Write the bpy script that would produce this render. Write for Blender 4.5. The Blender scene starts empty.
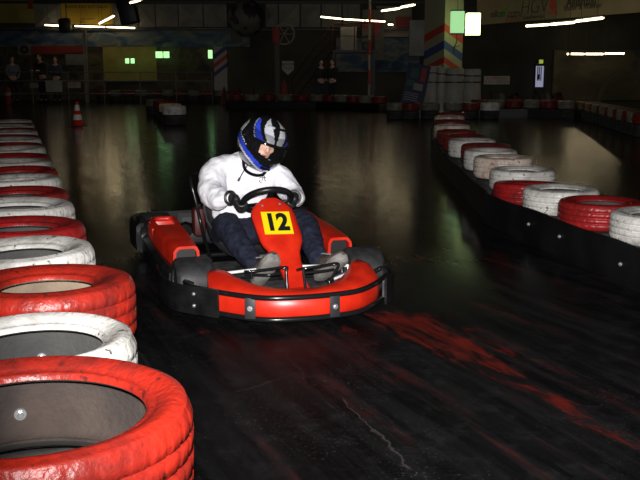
import bpy, bmesh, math, random
from mathutils import Vector, Matrix, Euler
from mathutils.bvhtree import BVHTree
random.seed(7)
C = bpy.context.scene.collection
PI = math.pi
R_ = math.radians

# ------------------------------------------------------------------ camera
F = 900.0; HC = 1.24; TH = math.atan(170/900.0)
cam = bpy.data.cameras.new('camera'); camo = bpy.data.objects.new('camera', cam); C.objects.link(camo)
cam.sensor_width = 36; cam.lens = F/640*36; cam.clip_start = .05; cam.clip_end = 200
camo.location = (0, 0, HC); camo.rotation_euler = (PI/2-TH, 0, 0)
bpy.context.scene.camera = camo
_c, _s = math.cos(TH), math.sin(TH)
def at(px, py, Y):
    """point of the hall that stands at distance Y along the hall, in line with a measured direction"""
    a = (px-320)/F; b = (py-240)/F
    d = (a, _c-b*_s, -_s-b*_c); t = Y/d[1]
    return Vector((d[0]*t, Y, HC+d[2]*t))
def ground(px, py, z=0):
    a = (px-320)/F; b = (py-240)/F
    d = (a, _c-b*_s, -_s-b*_c); t = (z-HC)/d[2]
    return Vector((d[0]*t, d[1]*t, z))

# ------------------------------------------------------------------ materials
def nt(name):
    m = bpy.data.materials.new(name); m.use_nodes = True
    n = m.node_tree.nodes; l = m.node_tree.links
    return m, n, l, n['Principled BSDF']
def simple(name, col, rough=.5, metal=0, spec=.5, coat=0):
    m, n, l, b = nt(name)
    b.inputs['Base Color'].default_value = (*col, 1); b.inputs['Roughness'].default_value = rough
    b.inputs['Metallic'].default_value = metal; b.inputs['Specular IOR Level'].default_value = spec
    b.inputs['Coat Weight'].default_value = coat
    return m
def noisy(name, c1, c2, scale=8, lo=.35, hi=.65, rough=.5, bump=0, bscale=40, metal=0, spec=.5, stretch=None, r2=None, detail=5, rand=False, bdist=.01):
    m, n, l, b = nt(name)
    tc = n.new('ShaderNodeTexCoord'); mp = n.new('ShaderNodeMapping')
    l.new(tc.outputs['Object'], mp.inputs['Vector'])
    if stretch: mp.inputs['Scale'].default_value = stretch
    if rand:
        oi = n.new('ShaderNodeObjectInfo'); mu = n.new('ShaderNodeMath'); mu.operation = 'MULTIPLY'; mu.inputs[1].default_value = 37
        l.new(oi.outputs['Random'], mu.inputs[0]); cb = n.new('ShaderNodeCombineXYZ')
        for k in range(3): l.new(mu.outputs[0], cb.inputs[k])
        l.new(cb.outputs[0], mp.inputs['Location'])
    nz = n.new('ShaderNodeTexNoise'); nz.inputs['Scale'].default_value = scale; nz.inputs['Detail'].default_value = detail
    l.new(mp.outputs[0], nz.inputs['Vector'])
    rp = n.new('ShaderNodeValToRGB'); rp.color_ramp.elements[0].position = lo; rp.color_ramp.elements[1].position = hi
    rp.color_ramp.elements[0].color = (*c1, 1); rp.color_ramp.elements[1].color = (*c2, 1)
    l.new(nz.outputs['Fac'], rp.inputs['Fac']); l.new(rp.outputs['Color'], b.inputs['Base Color'])
    b.inputs['Roughness'].default_value = rough; b.inputs['Metallic'].default_value = metal; b.inputs['Specular IOR Level'].default_value = spec
    if r2 is not None:
        mr = n.new('ShaderNodeMapRange'); mr.inputs['To Min'].default_value = rough; mr.inputs['To Max'].default_value = r2
        l.new(nz.outputs['Fac'], mr.inputs['Value']); l.new(mr.outputs[0], b.inputs['Roughness'])
    if bump:
        n2 = n.new('ShaderNodeTexNoise'); n2.inputs['Scale'].default_value = bscale; n2.inputs['Detail'].default_value = 4
        l.new(mp.outputs[0], n2.inputs['Vector'])
        bp = n.new('ShaderNodeBump'); bp.inputs['Strength'].default_value = bump; bp.inputs['Distance'].default_value = bdist
        l.new(n2.outputs['Fac'], bp.inputs['Height']); l.new(bp.outputs[0], b.inputs['Normal'])
    return m
def emit(name, col, strength):
    m, n, l, b = nt(name)
    b.inputs['Base Color'].default_value = (*col, 1)
    b.inputs['Emission Color'].default_value = (*col, 1); b.inputs['Emission Strength'].default_value = strength
    return m
def tyre_paint(name, col, dark, specks):
    m, n, l, b = nt(name)
    tc = n.new('ShaderNodeTexCoord'); oi = n.new('ShaderNodeObjectInfo')
    mu = n.new('ShaderNodeMath'); mu.operation = 'MULTIPLY'; mu.inputs[1].default_value = 51
    l.new(oi.outputs['Random'], mu.inputs[0]); cb = n.new('ShaderNodeCombineXYZ')
    for k in range(3): l.new(mu.outputs[0], cb.inputs[k])
    mp = n.new('ShaderNodeMapping'); l.new(tc.outputs['Object'], mp.inputs['Vector']); l.new(cb.outputs[0], mp.inputs['Location'])
    a = n.new('ShaderNodeTexNoise'); a.inputs['Scale'].default_value = 5.5; a.inputs['Detail'].default_value = 8; a.inputs['Roughness'].default_value = .68
    l.new(mp.outputs[0], a.inputs['Vector'])
    r1 = n.new('ShaderNodeValToRGB'); r1.color_ramp.elements[0].position = .34; r1.color_ramp.elements[1].position = .56
    r1.color_ramp.elements[0].color = (*dark, 1); r1.color_ramp.elements[1].color = (*col, 1)
    l.new(a.outputs['Fac'], r1.inputs['Fac'])
    s = n.new('ShaderNodeTexNoise'); s.inputs['Scale'].default_value = 38; s.inputs['Detail'].default_value = 3
    l.new(mp.outputs[0], s.inputs['Vector'])
    r2 = n.new('ShaderNodeValToRGB'); r2.color_ramp.elements[0].position = .64; r2.color_ramp.elements[1].position = .70
    l.new(s.outputs['Fac'], r2.inputs['Fac'])
    mx = n.new('ShaderNodeMixRGB'); l.new(r2.outputs['Color'], mx.inputs['Fac']); l.new(r1.outputs['Color'], mx.inputs['Color1']); mx.inputs['Color2'].default_value = (*specks, 1)
    l.new(mx.outputs['Color'], b.inputs['Base Color'])
    b.inputs['Roughness'].default_value = .38; b.inputs['Specular IOR Level'].default_value = .45
    bz = n.new('ShaderNodeTexNoise'); bz.inputs['Scale'].default_value = 60; bz.inputs['Detail'].default_value = 4
    l.new(mp.outputs[0], bz.inputs['Vector'])
    bp = n.new('ShaderNodeBump'); bp.inputs['Strength'].default_value = .55; bp.inputs['Distance'].default_value = .006
    l.new(bz.outputs['Fac'], bp.inputs['Height']); l.new(bp.outputs[0], b.inputs['Normal'])
    return m
M = {}
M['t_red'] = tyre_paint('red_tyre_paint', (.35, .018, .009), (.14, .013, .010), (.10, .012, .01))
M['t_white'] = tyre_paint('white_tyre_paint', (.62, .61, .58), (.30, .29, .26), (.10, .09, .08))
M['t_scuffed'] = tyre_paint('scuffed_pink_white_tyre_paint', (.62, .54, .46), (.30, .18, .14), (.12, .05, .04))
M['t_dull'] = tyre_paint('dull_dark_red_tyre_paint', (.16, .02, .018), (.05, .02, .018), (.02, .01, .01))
M['t_dimmed_white'] = tyre_paint('dimmed_white_tyre_paint', (.50, .49, .46), (.22, .21, .19), (.08, .07, .06))  # white lowered one step: weaker flash along the left row put into the paint
M['t_mid_white'] = tyre_paint('dimmer_white_tyre_paint', (.36, .345, .31), (.16, .15, .13), (.07, .06, .05))  # same white, darker again for the flash fading further along
M['t_mid_red'] = tyre_paint('dimmed_red_tyre_paint', (.21, .011, .010), (.09, .010, .008), (.05, .01, .01))  # tyre red darkened for the fading flash on the far left row
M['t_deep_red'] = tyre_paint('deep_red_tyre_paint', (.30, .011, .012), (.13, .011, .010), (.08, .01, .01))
M['t_far_white'] = tyre_paint('far_dimmed_white_tyre_paint', (.17, .16, .13), (.09, .085, .07), (.08, .07, .06))  # white darkened for distant tyres: dim light is in the colour
M['t_far_red'] = tyre_paint('far_dimmed_red_tyre_paint', (.14, .014, .010), (.07, .010, .008), (.06, .01, .01))  # distant red darkened the same way, dim light put into the colour
M['rubber'] = noisy('black_tyre_rubber', (.012, .012, .012), (.035, .033, .03), 6, rough=.75, bump=.3, bscale=50)
M['liner'] = noisy('dusty_tyre_inside', (.025, .025, .025), (.07, .068, .064), 5, .3, .75, rough=.85, bump=.35, bscale=70, rand=True, detail=8)
M['liner_brown'] = noisy('brown_dusty_tyre_inside', (.022, .016, .014), (.085, .058, .045), 5, .35, .75, rough=.85, bump=.35, bscale=70, detail=8)
M['liner_tan'] = noisy('tan_dusty_tyre_inside', (.11, .085, .06), (.27, .20, .14), 5, .3, .7, rough=.85, bump=.35, bscale=70, detail=8)
M['belt'] = noisy('black_conveyor_belt', (.003, .003, .0035), (.007, .007, .0075), 3, rough=.4, r2=.55, bump=.15, bscale=15, spec=.25)
M['zinc'] = simple('zinc_bolt', (.55, .56, .58), .35, .8)
M['kred'] = noisy('glossy_red_kart_plastic', (.52, .016, .006), (.70, .026, .008), 9, rough=.28, r2=.45, bump=.03, bscale=30)
M['kred_dimmed'] = noisy('dimmed_red_kart_plastic', (.05, .007, .006), (.08, .010, .008), 9, rough=.5)  # darkened copy of the kart red, dim light put into the colour
M['kplastic'] = noisy('black_kart_plastic', (.005, .005, .0055), (.012, .012, .013), 12, rough=.34, bump=.08, bscale=60, spec=.35)
M['slick'] = noisy('kart_slick_rubber', (.012, .012, .013), (.026, .026, .028), 20, rough=.55, bump=.1)
M['blackmetal'] = simple('black_coated_tube', (.02, .02, .022), .22, .55)
M['chrome'] = simple('worn_chrome', (.6, .6, .62), .2, 1)
M['silver'] = simple('cast_aluminium', (.5, .5, .52), .38, .9)
M['steelplate'] = noisy('scratched_steel_plate', (.10, .10, .11), (.3, .3, .31), 14, rough=.4, metal=.7)
M['seat'] = noisy('grey_fibreglass_seat', (.03, .03, .033), (.06, .06, .065), 10, rough=.5)
M['yellow'] = simple('yellow_number_sticker', (.86, .70, .006), .4)
M['black'] = simple('black_print', (.008, .008, .008), .5)
M['white'] = simple('white_enamel', (.75, .75, .73), .4)
M['shirt'] = noisy('white_sweatshirt_jersey', (.80, .80, .86), (.90, .90, .95), 30, rough=.9, bump=.12, bscale=240, spec=.15, bdist=.004)
M['trousers'] = noisy('navy_trousers_cloth', (.008, .010, .022), (.022, .026, .048), 30, rough=.85, bump=.25, bscale=160, spec=.2)
M['glove'] = noisy('black_leather_glove', (.008, .008, .008), (.028, .028, .028), 40, rough=.42, bump=.3, bscale=90)
M['shoe'] = noisy('brown_suede_shoe', (.05, .036, .03), (.11, .08, .066), 30, rough=.85, bump=.2)
M['sole'] = noisy('grey_rubber_sole', (.16, .155, .14), (.26, .25, .23), 20, rough=.7)
M['skin'] = noisy('skin', (.62, .36, .27), (.70, .44, .34), 18, rough=.55)
M['hair'] = simple('dark_hair', (.02, .014, .01), .6)
M['hblack'] = simple('helmet_gloss_black', (.008, .008, .009), .12, 0, .6, .8)
M['hblue'] = simple('helmet_blue', (.03, .065, .62), .18, 0, .5, .8)
M['hsilver'] = simple('helmet_silver', (.62, .64, .70), .3, .15, .5, .8)
M['hpad'] = noisy('helmet_black_padding', (.003, .003, .003), (.007, .007, .007), 60, rough=.95, spec=.1)
def visor_mat():
    m, n, l, b = nt('smoked_visor')
    b.inputs['Base Color'].default_value = (.05, .055, .06, 1); b.inputs['Roughness'].default_value = .05
    b.inputs['Base Color'].default_value = (.01, .01, .012, 1); b.inputs['Alpha'].default_value = .2
    return m
M['visor'] = visor_mat()
M['eyewhite'] = simple('eye_white', (.7, .7, .68), .3)
M['iris'] = simple('dark_iris', (.03, .018, .01), .2)
M['lip'] = simple('lips', (.42, .14, .11), .5)

# ------------------------------------------------------------------ mesh helpers
def obj(name, me, mat=None, parent=None, smooth=True):
    if isinstance(me, bmesh.types.BMesh):
        bm = me; me = bpy.data.meshes.new(name); bmesh.ops.recalc_face_normals(bm, faces=bm.faces); bm.to_mesh(me); bm.free()
    o = bpy.data.objects.new(name, me); C.objects.link(o)
    if mat is not None:
        if not isinstance(mat, (list, tuple)) or len(mat) == 1: me.materials.clear()
        for m in (mat if isinstance(mat, (list, tuple)) else [mat]): me.materials.append(m)
    if parent: o.parent = parent
    if smooth and len(me.polygons):
        me.polygons.foreach_set('use_smooth', [True]*len(me.polygons))
        try: me.set_sharp_from_angle(angle=R_(38))
        except Exception: pass
    return o
def tag(o, label, cat, group=None, kind=None):
    o['label'] = label; o['category'] = cat
    if group: o['group'] = group
    if kind: o['kind'] = kind
    return o
def struct(o): o['kind'] = 'structure'; return o
def empty(name, loc, rz=0, label=None, cat=None, group=None):
    o = bpy.data.objects.new(name, None); C.objects.link(o); o.location = loc; o.rotation_euler = (0, 0, rz); o.empty_display_size = .1
    if label: tag(o, label, cat, group)
    return o
def box(bm, lo, hi, bevel=0, mat=None, seg=2):
    lo = Vector(lo); hi = Vector(hi); c = (lo+hi)/2; d = hi-lo
    r = bmesh.ops.create_cube(bm, size=1, matrix=Matrix.Translation(c) @ Matrix.Diagonal((*d, 1)))
    vs = r['verts']
    if bevel:
        es = list({e for v in vs for e in v.link_edges})
        r2 = bmesh.ops.bevel(bm, geom=es, offset=bevel, segments=seg, affect='EDGES', profile=.5)
        vs = list({v for f in r2['faces'] for v in f.verts} | {v for v in vs if v.is_valid})
    if mat is not None: bmesh.ops.transform(bm, matrix=mat, verts=[v for v in vs if v.is_valid])
    return bm
def bx(lo, hi, bevel=0, mat=None): return box(bmesh.new(), lo, hi, bevel, mat)
def frame_axes(t, up=Vector((0, 0, 1))):
    t = t.normalized()
    if abs(t.dot(up)) > .97: up = Vector((0, 1, 0))
    a = t.cross(up).normalized(); b = a.cross(t).normalized()
    return a, b
def smooth_path(pts, n=6, closed=False):
    pts = [Vector(p) for p in pts]; N = len(pts); out = []
    for i in range(N if closed else N-1):
        p1 = pts[i]; p2 = pts[(i+1) % N]
        p0 = pts[(i-1) % N] if closed or i > 0 else p1*2-p2
        p3 = pts[(i+2) % N] if closed or i+2 < N else p2*2-p1
        for k in range(n):
            t = k/n
            out.append(.5*((2*p1)+(p2-p0)*t+(2*p0-5*p1+4*p2-p3)*t*t+(3*p1-p0-3*p2+p3)*t**3))
    if not closed: out.append(pts[-1])
    return out
def tube(bm, pts, r, seg=12, closed=False, caps=True):
    pts = [Vector(p) for p in pts]; N = len(pts); rings = []; prev = None
    for i, p in enumerate(pts):
        if closed: t = pts[(i+1) % N]-pts[i-1]
        else: t = pts[min(i+1, N-1)]-pts[max(i-1, 0)]
        t.normalize()
        if prev is None: a, b = frame_axes(t)
        else:
            a = (prev-t*prev.dot(t)).normalized(); b = a.cross(t).normalized()
        prev = a
        rr = r[i] if isinstance(r, (list, tuple)) else r
        rings.append([bm.verts.new(p+a*rr*math.cos(2*PI*k/seg)+b*rr*math.sin(2*PI*k/seg)) for k in range(seg)])
    for i in range(N if closed else N-1):
        A = rings[i]; B = rings[(i+1) % N]
        for k in range(seg): bm.faces.new((A[k], A[(k+1) % seg], B[(k+1) % seg], B[k]))
    if caps and not closed: bm.faces.new(rings[0][::-1]); bm.faces.new(rings[-1])
    return bm
def tb(pts, r, seg=12, closed=False, n=0): return tube(bmesh.new(), smooth_path(pts, n, closed) if n else pts, r, seg, closed)
def loft(bm, secs, closed_sec=True, caps=True):
    rings = [[bm.verts.new(p) for p in s] for s in secs]; K = len(rings[0])
    for A, B in zip(rings, rings[1:]):
        for k in range(K if closed_sec else K-1): bm.faces.new((A[k], A[(k+1) % K], B[(k+1) % K], B[k]))
    if caps and closed_sec: bm.faces.new(rings[0][::-1]); bm.faces.new(rings[-1])
    return bm
def lathe(prof, seg=32, axis='Z', bm=None, mat=None, closed=False):
    """prof: (r, h)"""
    bm = bm or bmesh.new(); rings = []
    for r, h in prof:
        ring = []
        for k in range(seg):
            a = 2*PI*k/seg; x, y = r*math.cos(a), r*math.sin(a)
            p = {'Z': Vector((x, y, h)), 'X': Vector((h, x, y)), 'Y': Vector((x, h, y))}[axis]
            ring.append(bm.verts.new(mat @ p if mat is not None else p))
        rings.append(ring)
    n = len(rings)
    for i in range(n if closed else n-1):
        A = rings[i]; B = rings[(i+1) % n]
        for k in range(seg): bm.faces.new((A[k], A[(k+1) % seg], B[(k+1) % seg], B[k]))
    if not closed:
        if prof[0][0] > 1e-4: bm.faces.new(rings[0][::-1])
        if prof[-1][0] > 1e-4: bm.faces.new(rings[-1])
    bmesh.ops.remove_doubles(bm, verts=bm.verts, dist=1e-5)
    return bm
def prism(bm, poly, normal, depth):
    """extrude a planar polygon (list of Vectors) by depth along normal"""
    n = Vector(normal).normalized()*depth
    a = [bm.verts.new(p) for p in poly]; b = [bm.verts.new(Vector(p)+n) for p in poly]
    bm.faces.new(a); bm.faces.new(b[::-1])
    for i in range(len(a)): bm.faces.new((a[i], b[i], b[(i+1) % len(a)], a[(i+1) % len(a)]))
    return bm
def evaluated(ob):
    dg = bpy.context.evaluated_depsgraph_get(); dg.update()
    me = bpy.data.meshes.new_from_object(ob.evaluated_get(dg))
    return me
def drop(ob):
    me = ob.data; bpy.data.objects.remove(ob)
    if me and me.users == 0: bpy.data.meshes.remove(me)
def skin(nodes, edges, sub=2, root=0):
    """nodes: list of (pos, radius or (rx, ry))"""
    me = bpy.data.meshes.new('skin'); me.from_pydata([Vector(p) for p, r in nodes], edges, []); 
    ob = bpy.data.objects.new('skin', me); C.objects.link(ob)
    md = ob.modifiers.new('s', 'SKIN'); md.use_smooth_shade = True
    for i, (p, r) in enumerate(nodes):
        v = me.skin_vertices[0].data[i]; v.radius = r if isinstance(r, tuple) else (r, r); v.use_root = (i == root)
    s = ob.modifiers.new('u', 'SUBSURF'); s.levels = sub; s.render_levels = sub
    out = evaluated(ob); drop(ob); return out
def join_meshes(mes):
    bm = bmesh.new()
    for m in mes:
        if isinstance(m, bmesh.types.BMesh):
            t = bpy.data.meshes.new('t'); m.to_mesh(t); m.free(); m = t
        bm.from_mesh(m)
    return bm
def remesh(mes, voxel=.012, smooth=4, wrinkle=None):
    bm = join_meshes(mes); me = bpy.data.meshes.new('r'); bmesh.ops.recalc_face_normals(bm, faces=bm.faces); bm.to_mesh(me); bm.free()
    ob = bpy.data.objects.new('r', me); C.objects.link(ob)
    r = ob.modifiers.new('r', 'REMESH'); r.mode = 'VOXEL'; r.voxel_size = voxel; r.use_smooth_shade = True
    if smooth:
        s = ob.modifiers.new('s', 'SMOOTH'); s.iterations = smooth; s.factor = .5
    if wrinkle:
        for (kind, size, st) in wrinkle:
            tx = bpy.data.textures.new('folds', 'CLOUDS'); tx.noise_scale = size; tx.noise_depth = 2
            d = ob.modifiers.new('d', 'DISPLACE'); d.texture = tx; d.strength = st; d.mid_level = .5; d.texture_coords = 'LOCAL'
    out = evaluated(ob); drop(ob); return out
def ellipsoid(c, r, rot=None, seg=24, ring=16):
    bm = bmesh.new(); m = Matrix.Translation(Vector(c)) @ (rot.to_4x4() if rot else Matrix.Identity(4)) @ Matrix.Diagonal((*r, 1))
    bmesh.ops.create_uvsphere(bm, u_segments=seg, v_segments=ring, radius=1, matrix=m); return bm
def text_mesh(txt, size, depth=.002, offset=0, sx=1, align='CENTER', shear=0):
    cu = bpy.data.curves.new('txt', 'FONT'); cu.body = txt; cu.size = size; cu.extrude = depth; cu.offset = offset; cu.align_x = align; cu.align_y = 'CENTER'; cu.shear = shear
    ob = bpy.data.objects.new('txt', cu); C.objects.link(ob)
    me = evaluated(ob); bpy.data.objects.remove(ob); bpy.data.curves.remove(cu)
    me.transform(Matrix.Diagonal((sx, 1, 1, 1))); return me
def copy_tree(o, parent=None):
    c = o.copy(); C.objects.link(c)
    if parent: c.parent = parent
    for ch in list(o.children): copy_tree(ch, c)
    return c
ORD = ['first', 'second', 'third', 'fourth', 'fifth', 'sixth', 'seventh', 'eighth', 'ninth', 'tenth', 'eleventh', 'twelfth', 'thirteenth', 'fourteenth', 'fifteenth', 'sixteenth', 'seventeenth', 'eighteenth', 'nineteenth', 'twentieth', 'twenty-first', 'twenty-second', 'twenty-third', 'twenty-fourth', 'twenty-fifth']
#@@SECTION tyres
# ------------------------------------------------------------------ tyres
def tyre_outer(R, W, rb, seg=144, tread=True):
    rm = (rb+R)/2; k = min(1, (R-rb)/.116)
    top = [(rb, .33), (rb+.003*k, .385), (rb+.012*k, .405), (rb+.020*k, .395), (rb+.026*k, .425), (rb+.045*k, .465), (rm+.012*k, .5), (R-.036*k, .495), (R-.022*k, .465), (R-.016*k, .462), (R-.010, .43), (R-.003, .36)]
    trd = [(R, .31), (R, .225), (R-.007, .215), (R-.007, .195), (R+.001, .185), (R+.001, .03), (R-.007, .02), (R-.007, .0)]
    prof = [(r, z*W) for r, z in top]+[(r, z*W) for r, z in trd]
    prof = prof+[(r, -z) for r, z in prof[::-1][1:]]
    bm = bmesh.new(); rings = []
    for r, z in prof:
        u = abs(z)/W; ring = []
        for k in range(seg):
            rr = r
            if tread and u < .44 and r > R-.006 and (k + (3 if z < 0 else 0)) % 6 == 0: rr = r-.003
            a = 2*PI*k/seg + (.25*u if tread else 0)
            ring.append(bm.verts.new((rr*math.cos(a), rr*math.sin(a), z)))
        rings.append(ring)
    for A, B in zip(rings, rings[1:]):
        for k in range(seg):
            f = bm.faces.new((A[k], A[(k+1) % seg], B[(k+1) % seg], B[k])); f.material_index = 1 if A[0].co.z < -.30*W and math.hypot(A[0].co.x, A[0].co.y) < R-.02 else 0
    me = bpy.data.meshes.new('tyre'); bm.to_mesh(me); bm.free(); me.polygons.foreach_set('use_smooth', [True]*len(me.polygons)); me.flip_normals()
    return me
def tyre_liner(R, W, rb, seg=64):
    rm = (rb+R)/2
    h = [(rb, .33), (rb+.004, .30), (rb+.25*(R-rb), .37), (rm, .43), (R-.30*(R-rb), .42), (R-.0165, .33), (R-.014, .2), (R-.013, 0)]
    prof = [(r, z*W) for r, z in h]; prof = prof+[(r, -z) for r, z in prof[::-1][1:]]
    bm = bmesh.new(); rings = [[bm.verts.new((r*math.cos(2*PI*k/seg), r*math.sin(2*PI*k/seg), z)) for k in range(seg)] for r, z in prof]
    for A, B in zip(rings, rings[1:]):
        for k in range(seg): bm.faces.new((A[k], B[k], B[(k+1) % seg], A[(k+1) % seg]))
    me = bpy.data.meshes.new('inner_liner'); bm.to_mesh(me); bm.free(); me.polygons.foreach_set('use_smooth', [True]*len(me.polygons)); me.flip_normals()
    return me
TY = {}
def tyre_meshes(R, W, rb, fine):
    k = (round(R, 3), round(W, 3), round(rb, 3), fine)
    if k not in TY: TY[k] = (tyre_outer(R, W, rb, 216 if fine else 48, fine), tyre_liner(R, W, rb, 64 if fine else 32))
    return TY[k]
def bolt_bm():
    bm = lathe([(0, .004), (.013, .004), (.014, 0), (.014, -.002)], 24)
    lathe([(0, .012), (.006, .012), (.007, .010), (.007, .004)], 6, bm=bm); return bm
BOLT = bpy.data.meshes.new('bolt'); _b = bolt_bm(); bmesh.ops.recalc_face_normals(_b, faces=_b.faces); _b.to_mesh(BOLT); _b.free(); BOLT.materials.append(M['zinc'])
def tyre(x, y, ztop, mat, label, group, R=.268, W=.205, rb=.152, fine=True, bolt=None, tilt=(0, 0), rot=0, liner=True, liner_mat=None):
    mo, ml = tyre_meshes(R, W, rb, fine)
    o = bpy.data.objects.new('tyre', mo); C.objects.link(o)
    if not len(mo.materials): mo.materials.append(M['rubber']); mo.materials.append(M['rubber'])
    o.location = (x, y, ztop-W/2); o.rotation_euler = (tilt[0], tilt[1], rot)
    o.material_slots[0].link = 'OBJECT'; o.material_slots[0].material = M[mat]
    tag(o, label, 'tyre', group)
    if liner:
        c = bpy.data.objects.new('inner_liner', ml); C.objects.link(c); c.parent = o
        if not len(ml.materials): ml.materials.append(M['liner'])
        if liner_mat: c.material_slots[0].link = 'OBJECT'; c.material_slots[0].material = M[liner_mat]; c['label'] = 'dusty inside of the tyre'
    if bolt is not None:
        b = bpy.data.objects.new('bolt', BOLT); C.objects.link(b); b.parent = o
        a = bolt-rot; rr = R-.0145
        b.location = (rr*math.cos(a), rr*math.sin(a), -.03)
        b.rotation_euler = Vector((-math.cos(a), -math.sin(a), 0)).to_track_quat('Z', 'Y').to_euler()
        b['label'] = 'round zinc bolt head'
    return o

# left row: three tyres high, the top one painted
LW = .205; LT = .62
def left_xy(i):
    y = 1.904-.266+.505*i
    return -.232-.342*(y-1.55)-.285, y
left = []
for i in range(20):
    x, y = left_xy(i); red = i % 2 == 0
    R = .262 if red else .254; rb = R*.57; z = LT; tilt = (R_(random.uniform(-1.5, 1.5)), R_(random.uniform(-1.5, 1.5)))
    if i == 0: x, y, R, rb, z, tilt = -.545, 1.590, .304, .216, .637, (R_(0), R_(-1))
    if i == 1: x, y, R, rb, z, tilt = -.712, 2.155, .250, .166, .592, (0, 0)
    if i == 2: x, y, R, rb = -.832, 2.665, .264, .138
    if not red and i > 3: z += .012
    col = ('t_red' if i < 4 else 't_deep_red' if i < 6 else 't_mid_red') if red else ('t_white' if i < 5 else 't_dimmed_white' if i < 9 else 't_mid_white')  # paint darkens with distance, imitating the flash falloff
    wear = ['large red painted tyre with a wide brown dusty hole, nearest the camera in left row', 'white painted tyre with black scrape, between the two nearest red tyres at left', 'red painted tyre with tan dust inside its hole, beside the kart in left row'][i] if i < 3 else '%s painted tyre topping the left row, %s from the near end' % ('red' if red else 'white', ORD[i])
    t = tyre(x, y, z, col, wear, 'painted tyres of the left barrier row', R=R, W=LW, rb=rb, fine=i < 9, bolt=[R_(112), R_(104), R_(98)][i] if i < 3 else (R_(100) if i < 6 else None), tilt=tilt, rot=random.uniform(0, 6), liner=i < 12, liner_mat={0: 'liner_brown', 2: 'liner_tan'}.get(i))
    left.append((x, y, R))
    for k in (1, 2):
        tyre(x, y, z-LW*k-.001*k, 'rubber', 'black tyre stacked beneath a painted tyre of the left row', 'black tyres under the left row', R=.24, W=LW if k == 1 else z-2*LW-.004+.002, rb=.14, fine=False, liner=False)

# right row: two tyres high
right = [  # x, y, top, material, label, R
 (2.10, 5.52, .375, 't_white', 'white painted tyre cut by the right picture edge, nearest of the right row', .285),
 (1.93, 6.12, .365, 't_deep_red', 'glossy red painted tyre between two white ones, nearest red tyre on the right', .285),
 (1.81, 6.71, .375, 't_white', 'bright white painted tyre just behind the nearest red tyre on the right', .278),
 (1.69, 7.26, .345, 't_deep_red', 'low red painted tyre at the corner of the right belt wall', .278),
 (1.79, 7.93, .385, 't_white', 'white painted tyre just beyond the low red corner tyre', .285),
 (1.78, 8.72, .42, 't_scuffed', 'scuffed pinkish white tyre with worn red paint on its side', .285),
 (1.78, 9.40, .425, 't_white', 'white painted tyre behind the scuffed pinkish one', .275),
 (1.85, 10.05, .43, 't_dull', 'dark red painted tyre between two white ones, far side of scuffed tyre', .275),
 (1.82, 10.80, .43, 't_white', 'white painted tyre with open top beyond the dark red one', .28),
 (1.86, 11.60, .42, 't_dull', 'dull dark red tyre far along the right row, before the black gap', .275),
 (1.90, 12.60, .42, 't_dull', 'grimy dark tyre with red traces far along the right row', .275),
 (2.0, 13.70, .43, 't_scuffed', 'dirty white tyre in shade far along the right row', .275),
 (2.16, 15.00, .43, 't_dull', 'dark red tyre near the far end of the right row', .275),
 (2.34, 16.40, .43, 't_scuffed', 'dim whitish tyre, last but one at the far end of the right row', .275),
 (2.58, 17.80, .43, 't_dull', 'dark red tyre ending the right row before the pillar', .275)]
for i, (x, y, z, m, lab, R) in enumerate(right):
    W = z/2-.001
    tl = (R_(2), R_(-2)) if i == 3 else (0, 0)
    tyre(x, y, z, m, lab, 'painted tyres of the right barrier row', R=R, W=W, rb=R*.58, fine=i < 9, tilt=tl, rot=random.uniform(0, 6))
    tyre(x, y, z-W-.002-(.012 if i == 3 else 0), 'rubber', 'black tyre stacked beneath a painted tyre of the right row', 'black tyres under the right row', R=R-.02, W=W-.001-(.012 if i == 3 else 0), rb=R*.58, fine=False, liner=False)
def belt(name, pts, h, lab, bolts=()):
    pts = [Vector((p[0], p[1], 0)) for p in pts]; path = smooth_path(pts, 5); bm = bmesh.new(); secs = []
    for i, p in enumerate(path):
        t = path[min(i+1, len(path)-1)]-path[max(i-1, 0)]; t.normalize(); nn = Vector((-t.y, t.x, 0))*.006
        hh = h+.006*math.sin(i*1.3)
        secs.append([p-nn, p+nn, p+nn+Vector((0, 0, hh)), p-nn+Vector((0, 0, hh))])
    loft(bm, secs); o = obj(name, bm, M['belt']); tag(o, lab, 'barrier belt')
    for (q, nrm) in bolts:
        b = bpy.data.objects.new('bolt', BOLT); C.objects.link(b); b.parent = o; b.location = q
        b.rotation_euler = Vector(nrm).to_track_quat('Z', 'Y').to_euler(); b['label'] = 'small shiny bolt head'
    return o
d = Vector((1.39-1.84, 7.32-5.02, 0)).normalized(); nl = Vector((-d.y, d.x, 0))
def onb(t, z): p = Vector((1.80, 5.02, 0))+d*t; return (p+nl*.008+Vector((0, 0, z)), nl)
belt('barrier_belt', [(2.30, 3.0), (2.02, 4.0), (1.80, 5.02), (1.575, 6.17), (1.35, 7.32)], .25, 'black rubber belt along the foot of the near right tyres', [onb(.15, .12), onb(.95, .14), onb(1.45, .14), onb(-1.0, .13)])
belt('barrier_belt', [(1.39, 7.36), (1.44, 8.9), (1.49, 10.4), (1.56, 12.0), (1.70, 13.7), (1.92, 15.6), (2.26, 18.2)], .24, 'black rubber belt running away along the far right tyres')
lb = []
for i in range(0, 20): 
    x, y, R = left[i]; lb.append((x+R+.03, y+.03))
belt('barrier_belt', [(-.18, 1.25)]+lb+[(-3.62, 11.5)], .33, 'black rubber belt on the track side of the left tyre row')

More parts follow.
